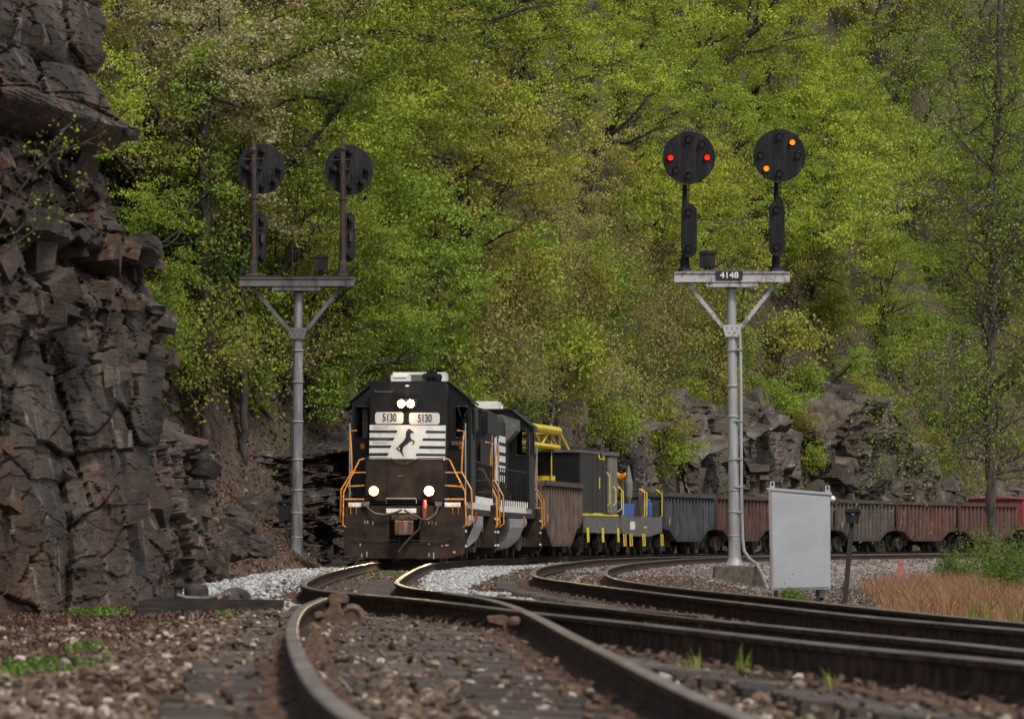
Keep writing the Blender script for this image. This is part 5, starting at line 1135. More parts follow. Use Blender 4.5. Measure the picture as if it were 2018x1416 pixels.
# red machine far right
def make_red():
    root = empty('flat_rail_car', (0, 0, 0)); L = 10
    b = MB(); b.box(-1.5, 1.5, 0, L, 1.1, 2.7); b.prism([(-1.55, 2.7), (1.55, 2.7), (0, 2.85)], 'y', -.1, L+.1); b.build('body', M['redcar'], root)
    b = MB()
    for y in (1.5, 4.5, 7.5): b.box(1.5, 1.52, y, y+.8, 1.7, 2.3)
    b.build('window', M['numblack'], root)
    for y in (2, L-2): truck(root, y, 1.7, .42, .98)
    place(root, SC+105.6, L); return tag(root, 'red rail car half hidden by leaves at the right edge', 'rail car')
M['redcar'] = mat('red_car_paint', (.22, .035, .03), (.12, .03, .025), .7, scale=2, b=0); make_red()
def make_crane():
    L = 9.4; root = empty('rail_crane', (0, 0, 0))
    b = MB(); b.box(-1.45, 1.45, .3, L-.3, 1.15, 1.36); b.box(-.5, .5, .3, L-.3, .8, 1.15)
    for s_ in (-1, 1): b.box(s_*1.4, s_*1.48, .2, L-.2, .82, 1.42)
    b.build('deck', M['grey'], root)
    b = MB().prism([(.8, 1.42), (.8, 1.5), (2, 1.46), (4, 1.52), (6, 1.46), (8.9, 1.5), (8.9, 1.42)], 'x', 1.3, 1.5); b.build('deck_edge', M['yellow'], root)
    HT_ = 3.62
    b = MB(); b.box(-1.3, 1.3, .2, 7.4, 1.47, HT_); b.box(-1.0, 1.0, 1.4, 7.0, 1.36, 1.47); bd = b.build('machinery_house', M['black'], root, bevel=.04)
    MB().box(-1.34, 1.34, .1, 7.5, HT_, HT_+.09).build('house_roof', M['grey'], bd)
    b = MB(); b.box(-1.28, .42, .17, .19, 2.15, 2.8); b.build('yellow_panel', M['yellow'], bd)
    for y in (3.3, 4.6, 6.0): MB().box(1.305, 1.315, y, y+.03, 1.5, 3.5).build('door_seam', M['grime'], bd)
    b = MB(); b.box(.55, 1.45, 7.4, 9.0, 1.5, HT_-.02); cb = b.build('operator_cab', M['olive'], root, bevel=.06)
    MB().box(.5, 1.5, 7.35, 9.1, HT_, HT_+.14).build('cab_roof', M['grey'], cb)
    MB().box(1.455, 1.465, 7.7, 8.7, 2.3, 3.4).build('window', M['olive'], cb)
    b = MB(); b.tube([(1.25, 5.2, HT_+.08), (1.25, 5.2, HT_+.25), (1.25, 5.0, HT_+.42), (1.25, 5.0, HT_+.6)], [.22, .22, .15, .08], 12); b.build('exhaust_stack', M['darkrust'], bd)
    for q in ((.6, 1.3, 4.0, 4.6, HT_+.08, HT_+.22), (.7, 1.2, 7.8, 8.6, HT_+.14, HT_+.3), (-.5, .4, 5, 7, HT_+.08, HT_+.3)): MB().box(*q).build('roof_box', M['grime'], bd)
    MB().cyl((1.32, 6.5, 3.2), (1.34, 6.5, 3.2), .07, 12).build('red_lamp', M['redcar'], bd)
    for q in ([(1.38, 4.4, 3.6), (1.42, 4.4, 3.45), (1.42, 5.6, 3.45), (1.38, 5.6, 3.6)], [(1.32, 7.0, 3.0), (1.42, 7.0, 2.9), (1.42, 7.1, 1.9), (1.34, 7.1, 1.8)], [(1.47, 7.7, 2.5), (1.56, 7.7, 2.4), (1.56, 7.7, 1.9), (1.47, 7.7, 1.8)],
           [(1.46, 8.9, 2.6), (1.6, 9.0, 2.4), (1.6, 9.0, 1.7), (1.46, 9.0, 1.6)], [(1.34, 4.9, 2.8), (1.34, 4.9, 2.4)], [(.3, .1, 4.6), (.3, .1, 2.0)]): tubes([q], .024).build('grab_rail', M['yellow'], root)
    b = MB()
    for x in (-1.3, .35):
        for z in (3.80, 4.38): b.tube([(x, -10.5, z), (x, 1.4, z)], .15 if z > 4.2 else .10, 8)
        for k in range(3):
            y = -10.5+k*3.9; b.tube([(x, y, 3.80), (x, y+1.95, 4.38), (x, y+3.9, 3.80)], .035, 6)
    for y in (-10.5, -5, 1.4):
        for z in (3.80, 4.38): b.tube([(-1.3, y, z), (.35, y, z)], .10, 6)
    b.tube([(-1.3, 1.4, 3.80), (-.5, 1.4, 4.38), (.35, 1.4, 3.80)], .035, 6); b.tube([(.35, 1.4, 4.45), (.6, 2.4, 3.7)], .06, 6); b.box(-1.35, .45, 1.15, 1.55, 4.28, 4.5); b.build('boom', M['yellow'], root)
    for k, y in enumerate((.5, 4.4, 8.6)): tubes([[(1.5, y, 1.0), (1.52, y, .5), (1.52, y+.3, .5), (1.5, y+.3, 1.0)]], .026).build('step', M['yellow'], root)
    for y in (.2, L-.2): MB().box(-.14, .14, y-.5, y+.5, .74, 1.0).build('coupler', M['grime'], root)
    for y in (2.2, L-2.2): truck(root, y, 1.7, .42, .98)
    place(root, SC+12.0, L); return tag(root, 'black rail crane with yellow boom lying over the brown hopper', 'rail crane')
make_crane()
def make_flat():
    L = 11.4; root = empty('flat_car', (0, 0, 0))
    b = MB(); b.box(-1.45, 1.45, .3, L-.3, 1.2, 1.42)
    for s_ in (-1, 1): b.prism([(.3, 1.44), (.3, .85), (L*.35, .7), (L*.65, .7), (L-.3, .85), (L-.3, 1.44)], 'x', s_*1.40, s_*1.48)
    b.box(-1.48, 1.48, .22, .34, .8, 1.46); b.build('deck', M['grey'], root)
    b = MB(); b.box(1.485, 1.495, 2.4, 3.6, .95, 1.25); b.build('sign_plate', M['white'], root)
    MB().box(1.485, 1.495, 6.0, 6.8, 1.0, 1.08).build('yellow_mark', M['yellow'], root)
    for q_ in [[(1.44, y, 1.44), (1.5, y, 1.5), (1.5, y, 2.35), (1.3, y, 2.5), (1.25, y+.2, 2.3)] for y in (.5, 6.1, 6.7, 10.9)]+[[(1.5, y, .8), (1.52, y, .35), (1.52, y+.5, .35), (1.5, y+.5, .8)] for y in (.6, 2.2, 5.6, 10.6)]+[[(-1.4, .3, 1.5), (-1.4, .3, 2.4), (-.9, .3, 2.4)]]: tubes([q_], .024).build('grab_rail', M['yellow'], root)
    for y in (.2, L-.2): MB().box(-.14, .14, y-.5, y+.5, .74, 1.0).build('coupler', M['grime'], root)
    for y in (2.2, L-2.2): truck(root, y, 1.7, .42, .98)
    place(root, SC+21.8, L); mw = root.matrix_world
    tag(root, 'grey flat car with yellow grab rails carrying the blue box and black drums', 'flat car')
    def on(b_, name, m, label, cat, bevel=0):
        # keep the thing's own origin at its base
        vs = np.array(b_.v); c = Vector(((vs[:, 0].min()+vs[:, 0].max())/2, (vs[:, 1].min()+vs[:, 1].max())/2, vs[:, 2].min())); b_.v = [tuple(Vector(v)-c) for v in b_.v]
        o = b_.build(name, m, None, bevel=bevel); o.location = mw @ c; o.rotation_euler = root.rotation_euler; return tag(o, label, cat)
    on(MB().prism([(1.7, 1.44), (4.6, 1.44), (4.9, 1.92), (1.4, 1.92)], 'x', .4, 1.3), 'blue_box', M['blue'], 'bright blue skip box on the grey flat car', 'box', .03)
    for k, (y, z) in enumerate(((3.0, 2.25), (3.0, 2.8))):
        b = MB(); b.cyl((-.9, y-2.8, z), (-.9, y+6.5, z), .27, 18); 
        for q in (y-2, y+1, y+4): b.cyl((-.9, q, z), (-.9, q+.12, z), .3, 18)
        if k == 0: b.box(-1.0, -.8, y-2, y-1.8, 1.44, 2.2); b.box(-1.0, -.8, y+6, y+6.2, 1.44, 2.2)
        on(b, 'steel_pipe', M['numblack'], ('lower' if k == 0 else 'upper')+' long black pipe lying lengthwise on the flat car', 'pipe')
    b = MB(); b.lathe([(.05, 0), (.06, .5), (.15, .75), (.16, 1.3), (.07, 1.75), (.02, 1.95)], (1.0, 5.3, 1.44), 12); on(b, 'folded_canopy', M['olive'], 'tall pointed grey green folded canopy standing on the flat car', 'canopy')
    on(MB().box(1.0, 1.3, 9.0, 9.6, 1.44, 2.0).box(1.05, 1.25, 9.1, 9.5, 2.0, 2.15), 'blue_tank', M['blue'], 'small blue tank beside the winch on the flat car', 'tank', .03)
    b = MB(); b.box(.4, 1.2, 7.1, 8.6, 1.44, 1.8)
    for q in range(5): b.tube([(.5, 7.2+q*.25, 1.8), (.5, 7.2+q*.25, 2.4), (1.1, 7.2+q*.25, 2.45), (1.15, 7.2+q*.25, 1.8)], .03, 6)
    on(b, 'winch', M['darkrust'], 'rusty winch frame right of the pointed canopy on the flat car', 'winch')
    b = MB(); b.box(-.6, -.05, 8.8, 9.6, 3.0, 3.35); b.tube([(-.1, 9.0, 3.1), (.2, 8.9, 2.95), (.42, 8.8, 3.08)], [.14, .14, .10], 10); b.box(-.45, -.2, 9.0, 9.3, 1.44, 3.0); on(b, 'machine_arm', M['orange'], 'orange machine arm poking out behind the black crane', 'machine', .04)
    b = MB(); b.box(-.5, -.3, .8, 1.0, 1.44, 3.6); on(b, 'stake_post', M['numblack'], 'dark upright post at the near end of the flat car', 'post')
make_flat()

# ------------------------------------------------------------------ signals
def disc_head(root, x, z, r, yaw, lit, lampm, back, ylamp):
    """disc background with six lamps; head is a child of the signal"""
    hd = MB(); n = 48; ring = [(r*math.cos(2*math.pi*i/n), r*math.sin(2*math.pi*i/n)) for i in range(n)]; hd.prism(ring, 'y', -.012, .012)
    hd.tube([(1.0*a, 0, 1.0*b) for a, b in [(r*math.cos(2*math.pi*i/n), r*math.sin(2*math.pi*i/n)) for i in range(n+1)]], .012, 4)
    h = hd.build('disc', M['signal_black'], root); h.location = (x, 0, z); h.rotation_euler.z = yaw
    for k, a in enumerate((90, 45, 0, 270, 225, 180)):
        lx, lz = .71*r*math.cos(R(a)), .71*r*math.sin(R(a))
        b = MB(); m_ = 16; # hood: half open visor in front, lamp case behind
        vs = []; fs = []
        for j in range(m_+1):
            t_ = R(-25+230*j/m_); vs += [(lx+.085*math.cos(t_), -.012, lz+.085*math.sin(t_)), (lx+.09*math.cos(t_), -.20+.09*abs(math.cos(t_)), lz+.085*math.sin(t_))]
        fs = [(2*j, 2*j+2, 2*j+3, 2*j+1) for j in range(m_)]; b.add(vs, fs)
        b.cyl((lx, .012, lz), (lx, .20, lz), .085, 12); b.cyl((lx, .20, lz), (lx, .26, lz), .05, 10); b.tube([(lx, .1, lz), (lx*.2, .22, lz*.2)], .014, 5)
        hdn = b.build('lamp_hood', M['signal_black'], h)
        on_ = a in lit
        b = MB(); b.cyl((lx, -.022, lz), (lx, -.012, lz), .07, 16); b.build('lens', lampm if on_ else M['lens_off'], h)
    return h
def oblong_head(root, x, z0, z1, w_, yaw, yoff):
    b = MB(); b.prism([(a, c) for a, c in rrect(-w_/2, w_/2, z0, z1, w_/2-.01, 8)], 'y', -.012, .012); h = b.build('lower_background', M['signal_black'], root); h.location = (x, 0, 0); h.rotation_euler.z = yaw
    for zz in (z0+w_*.55, z1-w_*.55):
        b = MB(); m_ = 14; vs = []
        for j in range(m_+1):
            t_ = R(-25+230*j/m_); vs += [(.085*math.cos(t_), -.012, zz+.085*math.sin(t_)), (.09*math.cos(t_), -.2+.09*abs(math.cos(t_)), zz+.085*math.sin(t_))]
        b.add(vs, [(2*j, 2*j+2, 2*j+3, 2*j+1) for j in range(m_)]); b.cyl((0, .012, zz), (0, .2, zz), .085, 12); b.build('lamp_hood', M['signal_black'], h)
        b = MB(); b.cyl((0, -.022, zz), (0, -.012, zz), .07, 14); b.build('lens', M['lens_off'], h)
    b = MB(); b.box(-.05, .05, .01, .16, (z0+z1)/2-.12, (z0+z1)/2+.12); b.build('bracket', M['signal_rust'], h)
def make_signal(px, D, pyb, facing, S):
    """S: measured pixel numbers; facing 1 = towards the camera"""
    sc = FP/D; X0 = (px-1009)/sc; zb = CZ+(HY-pyb)/sc; root = empty('signal', (X0, D, zb))
    X = lambda x: (x-px)/sc
    Z = lambda y: (pyb-y)/sc
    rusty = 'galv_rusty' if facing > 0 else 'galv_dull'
    gz = S['base'][2]
    b = MB(); x0, x1 = X(S['base'][0]), X(S['base'][1]); b.prism([(x0-.02, Z(gz)), (x1+.06, Z(gz)), (x1-.02, -.02), (x0+.03, -.02)], 'y', -.55, .55); b.build('concrete_base', M['concrete'], root, bevel=.04)
    tx = X(S['topx']); zt = Z(S['plat'][1]); wr, wt = S['mast']
    def mx(z): return tx*z/zt
    b = MB(); b.lathe([(.28, 0), (.27, .03), (wr*1.35, .10), (wr*1.12, .2), (wr*1.08, .55), (wr*1.08, Z(S['sock'])), (wr, Z(S['sock'])+.01)], (0, 0, 0), 24); pts = [(mx(z), 0, z) for z in np.linspace(Z(S['sock']), zt, 8)]
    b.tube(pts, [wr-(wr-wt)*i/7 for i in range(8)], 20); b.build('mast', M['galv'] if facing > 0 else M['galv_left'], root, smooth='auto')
    for y in S['bands']: z = Z(y); MB().lathe([(wr+.012, -.015), (wr+.016, 0), (wr+.012, .015)], (mx(z), 0, z), 20).build('mast_band', M['galv_rusty'], root)
    z = Z(S['brk'][1]); z2 = Z(S['brk'][0]); xb = mx(z); hw0, hw1 = wt+.05, S['brkw']/2/sc
    b = MB(); b.prism([(xb-hw0, z), (xb+hw0, z), (xb+hw1, z2), (xb-hw1, z2)], 'y', -wt-.05, -wt-.02); b.prism([(xb-hw0, z), (xb+hw0, z), (xb+hw1, z2), (xb-hw1, z2)], 'y', wt+.02, wt+.05); b.box(xb-hw1, xb+hw1, -wt-.03, wt+.03, z2-.03, z2-.005)
    bk = b.build('brace_bracket', M[rusty], root)
    b = MB()
    for i, j in ((-.5, .75), (0, .75), (.5, .75), (-.28, .35), (.28, .35), (0, .1)): b.cyl((xb+i*hw1, -wt-.07, z+(z2-z)*j), (xb+i*hw1, -wt-.05, z+(z2-z)*j), .014, 6)
    b.build('bolt', M['signal_rust'], bk)
    b = MB(); b.lathe([(wt+.01, -.02), (wt+.04, 0), (wt+.04, .07), (wt+.06, .08), (wt+.06, .12)], (mx(zt-.12), 0, zt-.13), 16); b.build('mast_cap', M['signal_rust'], root)
    px0, px1 = X(S['plat'][2]), X(S['plat'][3]); z0, z1 = Z(S['plat'][1]), Z(S['plat'][0]); cx = (px0+px1)/2; hw = (px1-px0)/2
    for s_ in (-1, 1):
        b = MB(); b.bar((cx+s_*hw*.78, -wt-.03, z0), (xb+s_*hw1*.9, -wt-.03, z2-.05), .02, .10); b.bar((cx+s_*hw*.78, wt+.03, z0), (xb+s_*hw1*.9, wt+.03, z2-.05), .02, .10); b.bar((cx+s_*hw*.78, 0, z0-.01), (xb+s_*hw1*.9, 0, z2-.06), 2*wt, .03); b.build('brace', M[rusty], root)
    b = MB()
    for y_ in (-.30, .30):   # channel beams
        b.box(px0, px1, y_-.03, y_+.03, z0+.02, z1-.02); b.box(px0, px1, y_-.07, y_+.07, z1-.03, z1-.0); b.box(px0, px1, y_-.07, y_+.07, z0, z0+.02)
    b.box(cx-.65, cx+.65, -.34, .34, z0-.12, z0); b.box(px0, px0+.03, -.3, .3, z0, z1); b.box(px1-.03, px1, -.3, .3, z0, z1)
    b.build('beam', M[rusty], root)
    b = MB()
    for i, (a, c, dz) in enumerate(S['planks']): b.box(X(a), X(c), -.36, .36, z1+.005+dz, z1+.05+dz)
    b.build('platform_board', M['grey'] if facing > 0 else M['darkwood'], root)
    top = z1+.05
    for i, u in enumerate(S['heads']):
        mxp = X(u['mx']); mt = Z(u['top']); b = MB()
        b.lathe([(.17, 0), (.16, .05), (.12, .08), (.105, .35), (.085, .40), (.075, .45), (.072, mt-top-.5), (.06, mt-top-.05 if facing > 0 else mt-top-.55)], (mxp, .05*facing, top), 14)
        if facing < 0: b.lathe([(.085, 0), (.09, .04), (.05, .10), (.02, .28), (.008, .40)], (mxp, .05*facing, mt-.42), 12)
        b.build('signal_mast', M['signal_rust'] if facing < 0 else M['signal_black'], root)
        yd = -.26 if facing > 0 else .30
        h = disc_head(root, X(u['dx']), Z(u['dy']), u['r']/sc, u['yaw'], u['lit'], u.get('lm'), facing < 0, 0); h.location.y = yd
        oz0, oz1 = Z(u['o'][1]), Z(u['o'][0]); oblong_head(root, X(u['ox']), oz0, oz1, u['ow']/sc/math.cos(u['yaw']%math.pi if abs(math.cos(u['yaw']))>.1 else 0)**1 if False else u['ow']/sc/abs(math.cos(u['yaw'])), u['yaw'], 0)
        ob = [c for c in root.children if c.name.startswith('lower_background')][-1]; ob.location.y = -.22 if facing > 0 else .24
        b = MB(); b.cyl((mxp, 0, Z(u['dy'])), (X(u['dx']), yd, Z(u['dy'])), .04, 8); b.lathe([(.14, 0), (.15, .012), (.14, .025)], (mxp, .0, Z(u['dy']+u['r']+12)), 14)
        b.tube([(mxp-.3, -.05 if facing < 0 else .1, Z(u['dy']-17)), (mxp+.22, -.05 if facing < 0 else .1, Z(u['dy']-18))], .02, 6); b.tube([(mxp+.09, .08, top), (mxp+.10, .08, Z(u['dy']+u['r']-10))], .014, 6)
        b.box(mxp-.09, mxp+.09, -.06, .14, Z(u['dy']+10), Z(u['dy']-10)); b.build('head_bracket', M['signal_rust'] if facing < 0 else M['signal_black'], root)
    u0, u1 = S['heads']; tubes([[(X(u0['mx']), .02, Z(S['wire'])), (X(u1['mx']), .02, Z(S['wire']-2))]], .014).build('tie_rod', M['signal_rust'] if facing < 0 else M['grey'], root)
    bx0, bx1, by0, by1 = S['rbox']; b = MB(); b.box(X(bx0), X(bx1), -.16, .14, Z(by1), Z(by0)); b.prism([(X(bx0)-.05, Z(by0)-.06), (X(bx0)+.02, Z(by0)+.02), (X(bx1)-.02, Z(by0)+.02), (X(bx1)+.05, Z(by0)-.06)], 'y', -.18, .16); b.box(X(bx0)+.12, X(bx0)+.17, -.03, .03, top, Z(by1)); b.box(X(bx1)-.17, X(bx1)-.12, -.03, .03, top, Z(by1)); b.build('relay_box', M['signal_black'], root)
    lx = X(S['ladder'][0]); pts = []; l0, l1 = Z(S['ladder'][2]), Z(S['ladder'][1]); lw = .13
    if facing < 0:
        lad = [[(lx-lw+.1, .3, l0), (mx(l1)*.5+lx-lw+.1, .3, l1)], [(lx+lw, .3, l0), (lx+lw, .3, l1)]]+[[(lx-lw+.08, .3, l0+k*.33), (lx+lw, .3, l0+k*.33)] for k in range(int((l1-l0)/.33)+1)]
        tubes(lad, .011, 5).build('ladder', M['galv_dull'], root)
    return root, X, Z
r1, X1, Z1 = make_signal(1448, 128, 1113, 1, dict(base=(1405, 1502, 1172), topx=1441, mast=(.145, .115), sock=1060, bands=(1055, 1007, 965, 905, 820, 760, 690), brk=(640, 664), brkw=40,
    plat=(537, 557, 1328, 1555), planks=[(1378, 1512, 0), (1345, 1372, -.01), (1520, 1545, -.01)],
    heads=[dict(mx=1350, top=360, dx=1357, dy=312, r=51, yaw=R(-7), lit=(0, 180), lm=M['red_on'], ox=1357, o=(403, 508), ow=31), dict(mx=1530, top=355, dx=1535, dy=308, r=51, yaw=R(-5), lit=(45, 225), lm=M['yel_on'], ox=1530, o=(398, 505), ow=31)],
    wire=438, rbox=(1379, 1409, 496, 527), ladder=(1440, 640, 1110)))
tag(r1, 'right signal facing the camera, two black discs lit red and yellow over plate 4148', 'railway signal')
sc = FP/128
b = MB(); b.box(X1(1410), X1(1462), -.385, -.375, Z1(553), Z1(535)); pl = b.build('number_plate', M['numblack'], r1)
tv, tf = text_polys('4148', .21, 1.0); b = MB(); b.add([(x*1.12+X1(1436), y-.39, z+Z1(544)) for x, y, z in tv], tf); b.build('lettering', M['white'], pl)
cd = MB(); cd.tube([(X1(1457), -.05, Z1(645)), (X1(1459), -.10, Z1(700)), (X1(1460), -.10, Z1(850)), (X1(1461), -.10, Z1(1000)), (X1(1463), -.12, Z1(1060)), (X1(1466), -.15, Z1(1085)), (X1(1476), -.3, Z1(1100)), (X1(1490), -.6, Z1(1112)), (X1(1498), -1.0, Z1(1130)), (X1(1504), -1.4, Z1(1150)), (X1(1510), -1.8, Z1(1170))], .042, 10)
for y in (690, 830, 905, 960, 1010): cd.box(X1(1446), X1(1463), -.16, -.08, Z1(y), Z1(y-3))
cd.build('conduit', M['galv'], r1, smooth='auto')
r2, X2, Z2 = make_signal(585, 139, 1105, -1, dict(base=(552, 625, 1135), topx=588, mast=(.155, .125), sock=1060, bands=(1058, 1010, 965, 905, 830, 752, 690), brk=(646, 668), brkw=40,
    plat=(548, 565, 473, 698), planks=[(475, 555, .0), (607, 690, .0), (560, 604, -.03)],
    heads=[dict(mx=500, top=268, dx=514, dy=331, r=49, yaw=R(200), lit=(), lm=None, ox=514, o=(420, 517), ow=21), dict(mx=675, top=265, dx=687, dy=333, r=49, yaw=R(200), lit=(), lm=None, ox=688, o=(418, 515), ow=21)],
    wire=450, rbox=(620, 646, 504, 533), ladder=(573, 640, 1095)))
tag(r2, 'left signal seen from behind, two black discs on a dull silver mast and platform', 'railway signal')
tubes([[(X2(575), -.3, Z2(y)), (X2(592), -.3, Z2(y))] for y in range(395, 548, 25)]+[[(X2(577), -.3, Z2(545)), (X2(577), -.3, Z2(450))], [(X2(590), -.3, Z2(545)), (X2(590), -.3, Z2(450))]], .009, 5).build('ladder', M['signal_rust'], r2)
# ------------------------------------------------------------------ cabinet, posts, switch gear
D = 100.; sc = FP/D; root = empty('equipment_cabinet', W(1578, 1165, D), 'large plain silver grey equipment cabinet standing on short black legs', 'cabinet')
def cx_(x): return (x-1578)/sc
def cz_(y): return (1165-y)/sc
b = MB(); f = [(cx_(1521), cz_(1163)), (cx_(1637), cz_(1160)), (cx_(1636), cz_(974)), (cx_(1517), cz_(964))]
b.prism(f, 'y', 0, .55); bd = b.build('cabinet_body', M['cabinet'], root, bevel=.012)
b = MB(); b.prism([(cx_(1514), cz_(965)), (cx_(1639), cz_(975)), (cx_(1639), cz_(970)), (cx_(1514), cz_(960))], 'y', -.03, .6); b.build('cabinet_top', M['cabinet'], root)
b = MB(); b.prism([(cx_(1524), cz_(1159)), (cx_(1634), cz_(1156)), (cx_(1633), cz_(979)), (cx_(1520), cz_(969))], 'y', -.018, 0); b.build('door', M['cabinet'], bd, bevel=.006)
for x, y in ((1522, 962), (1631, 970)):
    b = MB(); X_ = cx_(x); Z_ = cz_(y); b.box(X_-.05, X_+.05, 0, .03, Z_, Z_+.05); b.box(X_-.045, X_-.02, 0, .03, Z_+.05, Z_+.12); b.box(X_+.02, X_+.045, 0, .03, Z_+.05, Z_+.12); b.box(X_-.045, X_+.045, 0, .03, Z_+.12, Z_+.14); b.build('lifting_lug', M['cabinet'], root)
for x in (1530, 1548, 1612, 1622): MB().box(cx_(x)-.04, cx_(x)+.04, .1 if x in (1530, 1612) else .45, .18 if x in (1530, 1612) else .53, -.18, .03).build('leg', M['numblack'], root)
MB().box(cx_(1615), cx_(1632), .2, .4, -.12, .02).build('conduit_box', M['galv'], root)
MB().lathe([(.03, 0), (.06, .02), (.05, .07), (.01, .1)], (cx_(1642), .2, cz_(986)), 10).build('lamp', M['white'], root)
def key_post(px, pyb, D, top, lean, label, wpx, hpx, s=1):
    sc = FP/D; root = empty('signal_post', W(px, pyb, D), label, 'post'); h = (pyb-top)/sc; lx = lean/sc
    b = MB(); b.bar((0, 0, -.2), (lx, 0, h-.1), .09, .09); b.build('post', M['darkwood'], root)
    w_ = wpx/sc/2; hh = hpx/sc; b = MB(); b.prism([(lx-w_, h-.02), (lx-w_*.75, h-hh), (lx+w_*.75, h-hh), (lx+w_, h-.02)], 'y', -.12, .05); b.prism([(lx-w_*1.15, h-.04), (lx-w_*.8, h+.03), (lx+w_*.8, h+.03), (lx+w_*1.15, h-.04)], 'y', -.16, .07)
    b.build('phone_box', M['signal_black'], root, bevel=.01); b = MB(); b.tube([(lx-.03, -.14, h-.06), (lx, -.14, h-.10), (lx+.03, -.14, h-.06)], .008, 5); b.build('latch', M['galv'], root); return root
key_post(1664, 1176, 98, 1005, 16, 'leaning black wooden post with a small box, right of the grey cabinet', 30, 26)
key_post(570, 1105, 141, 988, -9, 'dark leaning post with a black box beside the left signal mast', 28, 38)
root = empty('marker_stake', W(1774, 1138, 92), 'short faded red marker stake in the dry grass', 'stake')
b = MB(); b.prism([(-.055, 0), (.055, 0), (.075, .28), (-.04, .28)], 'y', 0, .04); b.build('stake_board', mat('faded_red', (.25, .07, .05), (.34, .13, .09), .8, b=0), root)
# switch machine on its long black timber at the foot of the cliff
D = 53.; sc = FP/D; root = empty('switch_machine', W(415, 1205, D), 'low switch machine with humped covers on a long black timber by the cliff', 'switch machine'); root.location.z = .02
S_ = lambda x: (x-415)/sc
b = MB(); b.prism([(S_(272), 0), (S_(275), .14), (S_(300), .165), (S_(560), .15), (S_(556), .02)], 'y', -.12, .14); b.build('timber', M['darkwood'], root)
b = MB(); b.box(S_(323), S_(344), -.05, .2, .16, .30); b.tube([(S_(350), .05, .16), (S_(350), .05, .30), (S_(352), .05, .37)], [.05, .05, .035], 12); b.box(S_(344), S_(362), -.02, .14, .28, .35); b.lathe([(.13, 0), (.13, .1), (.11, .14), (.03, .16)], (S_(386), .08, .16), 20); b.build('motor_case', M['grime'], root, bevel=.008)
b = MB(); pr = [(S_(432), .16)]+[(S_(463)+.165*math.cos(R(a)), .16+.12*math.sin(R(a))) for a in range(180, -1, -15)]+[(S_(496), .16)]; b.prism(pr[1:-1], 'y', -.05, .2)
for a in (-.08, .08): b.cyl((S_(463)+a, -.07, .21), (S_(463)+a, -.05, .21), .025, 8)
b.build('humped_cover', M['galv_dull'], root, bevel=.01)
b = MB(); b.tube([(S_(350), -.08, .20), (S_(370), -.09, .17), (S_(400), -.09, .165), (S_(430), -.08, .18), (S_(445), -.07, .21)], .022, 8); b.build('throw_rod', M['galv_dull'], root, smooth='auto')
b = MB(); b.bar((S_(425), -.06, .17), (S_(450), 0, .22), .12, .03); b.build('wooden_wedge', mat('raw_wood', (.3, .17, .09), (.2, .11, .06), .9), root)
# castings at the switch heel and the crossing
root = empty('rail_brace_casting', W(660, 1237, 42)); root.location.z = .06; tag(root, 'brown cast brace with a round flange inside the hooked rail end', 'rail casting')
k = 42/FP; b = MB(); P_ = lambda x, y: ((x-660)*k, (1240-y)*k)
b.prism([P_(622, 1216), P_(640, 1207), P_(650, 1196), P_(646, 1180), P_(652, 1170), P_(678, 1170), P_(688, 1178), P_(686, 1190), P_(672, 1188), P_(672, 1200), P_(680, 1212), P_(676, 1232), P_(640, 1236), P_(622, 1228)], 'y', -.06, .10)
b.prism([P_(618, 1208), P_(636, 1204), P_(640, 1216), P_(620, 1222)], 'y', -.12, -.06); b.build('casting', M['rust'], root, bevel=.015)
b = MB(); cxm, czm = P_(692, 1218); n = 28
for r0, r1_, y0, y1 in ((.07, .115, -.02, .03), (.105, .125, -.05, .06)):
    pts = [(cxm+(r0+r1_)/2*math.cos(2*math.pi*i/n)*.9, (y0+y1)/2, czm+(r0+r1_)/2*math.sin(2*math.pi*i/n)*.85) for i in range(n+1)]; b.tube(pts, (r1_-r0)/2+.012, 6)
b.cyl((cxm, -.01, czm), (cxm, .04, czm), .07, 16); b.build('flange', M['rust'], root)
root = empty('rail_joint_casting', W(998, 1243, 37)); root.location.z = .05; tag(root, 'rusty joint casting with bolts where two rails meet at the crossing', 'rail casting')
k = 37/FP; b = MB(); P_ = lambda x, y: ((x-998)*k, (1248-y)*k)
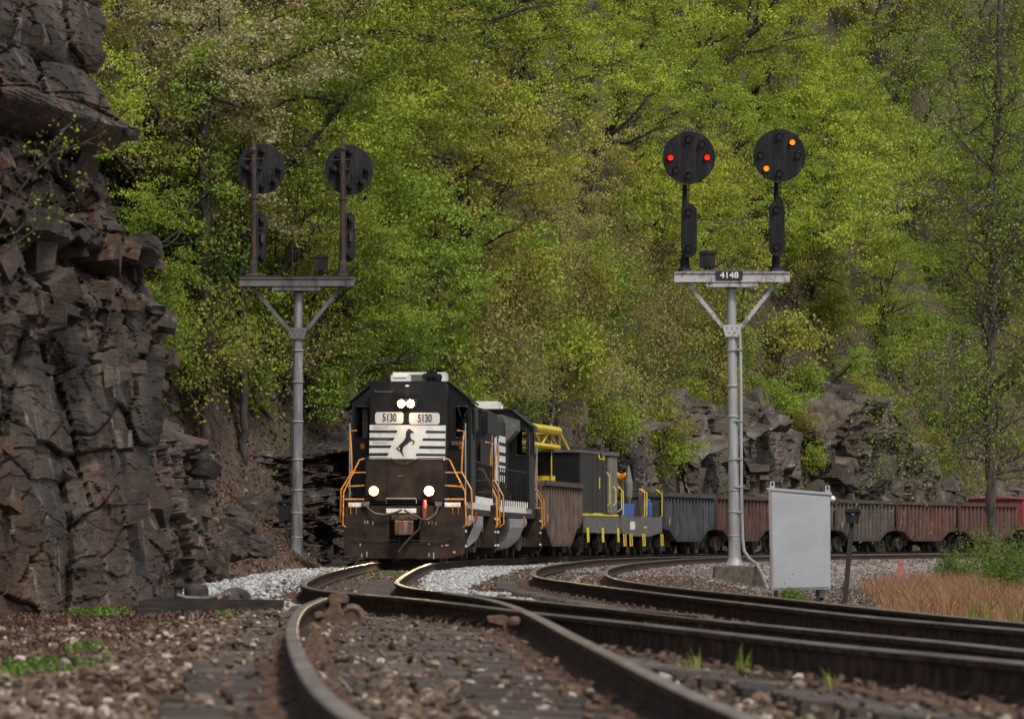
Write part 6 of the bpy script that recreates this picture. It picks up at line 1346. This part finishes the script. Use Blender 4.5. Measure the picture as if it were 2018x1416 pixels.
b.prism([P_(958, 1196), P_(990, 1194), P_(1002, 1198), P_(1004, 1214), P_(1012, 1222), P_(1006, 1238), P_(992, 1236), P_(990, 1214), P_(962, 1208)], 'y', -.06, .06); b.lathe([(.05, 0), (.055, .04), (.03, .07)], (P_(1014, 0)[0], -.06, .12), 10); b.build('casting', M['rust'], root, bevel=.012)
al = RAILS['AL']; pxs = 1009+al[:, 0]/al[:, 1]*FP
for x in (862, 874, 886, 899, 912, 926, 940, 954):
    i = int(np.argmin(np.abs(pxs-x)+1e3*(al[:, 1] > 52))); q = al[i]; b = MB(); b.tube([(-.07, -.085, .0), (-.06, -.10, .045), (0, -.10, .07), (.055, -.10, .045), (.06, -.085, .0)], .014, 6)
    o = b.build('rail_anchor', M['rust']); o.parent = RO['AL']; o.location = (q[0], q[1], q[2]-.19)
# timber and clip lying on the middle rail
D = 41.; root = empty('rail_guard', W(1320, 1212, D)); tag(root, 'flat brown guard bar with an end clip lying along the middle rail', 'rail guard')
o_ = root.location.copy(); b = MB(); a = W(1245, 1203, 43.0)-o_; c = W(1388, 1216, 38.6)-o_; b.bar(a, c, .09, .03); b.bar(a+Vector((0, .06, -.03)), c+Vector((0, .06, -.03)), .05, .03); b.build('bar', M['rust'], root, bevel=.004)
b = MB(); q = W(1388, 1222, 38.4)-o_; b.prism([(q.x-.045, q.z-.06), (q.x+.05, q.z-.06), (q.x+.02, q.z+.02), (q.x+.03, q.z+.045), (q.x-.03, q.z+.045), (q.x-.015, q.z)], 'y', q.y-.04, q.y+.02); b.build('clip', M['rust'], root, bevel=.004)
# small red flags nailed to the cliff
for x, y, lb in ((116, 435, 'tiny red tag on the dark rock, left one'), (206, 470, 'tiny red tag on the pale rock face, right one')):
    D = 57.5; b = MB(); b.add([(0, 0, 0), (.03, 0, .005), (.025, -.005, -.04), (.002, 0, -.05), (.0, .004, 0), (.03, .004, .005), (.025, -.001, -.04), (.002, .004, -.05)], [(0, 1, 2, 3), (7, 6, 5, 4)]); o = b.build('red_tag', M['redcar']); o.location = W(x, y, D); tag(o, lb, 'tag')
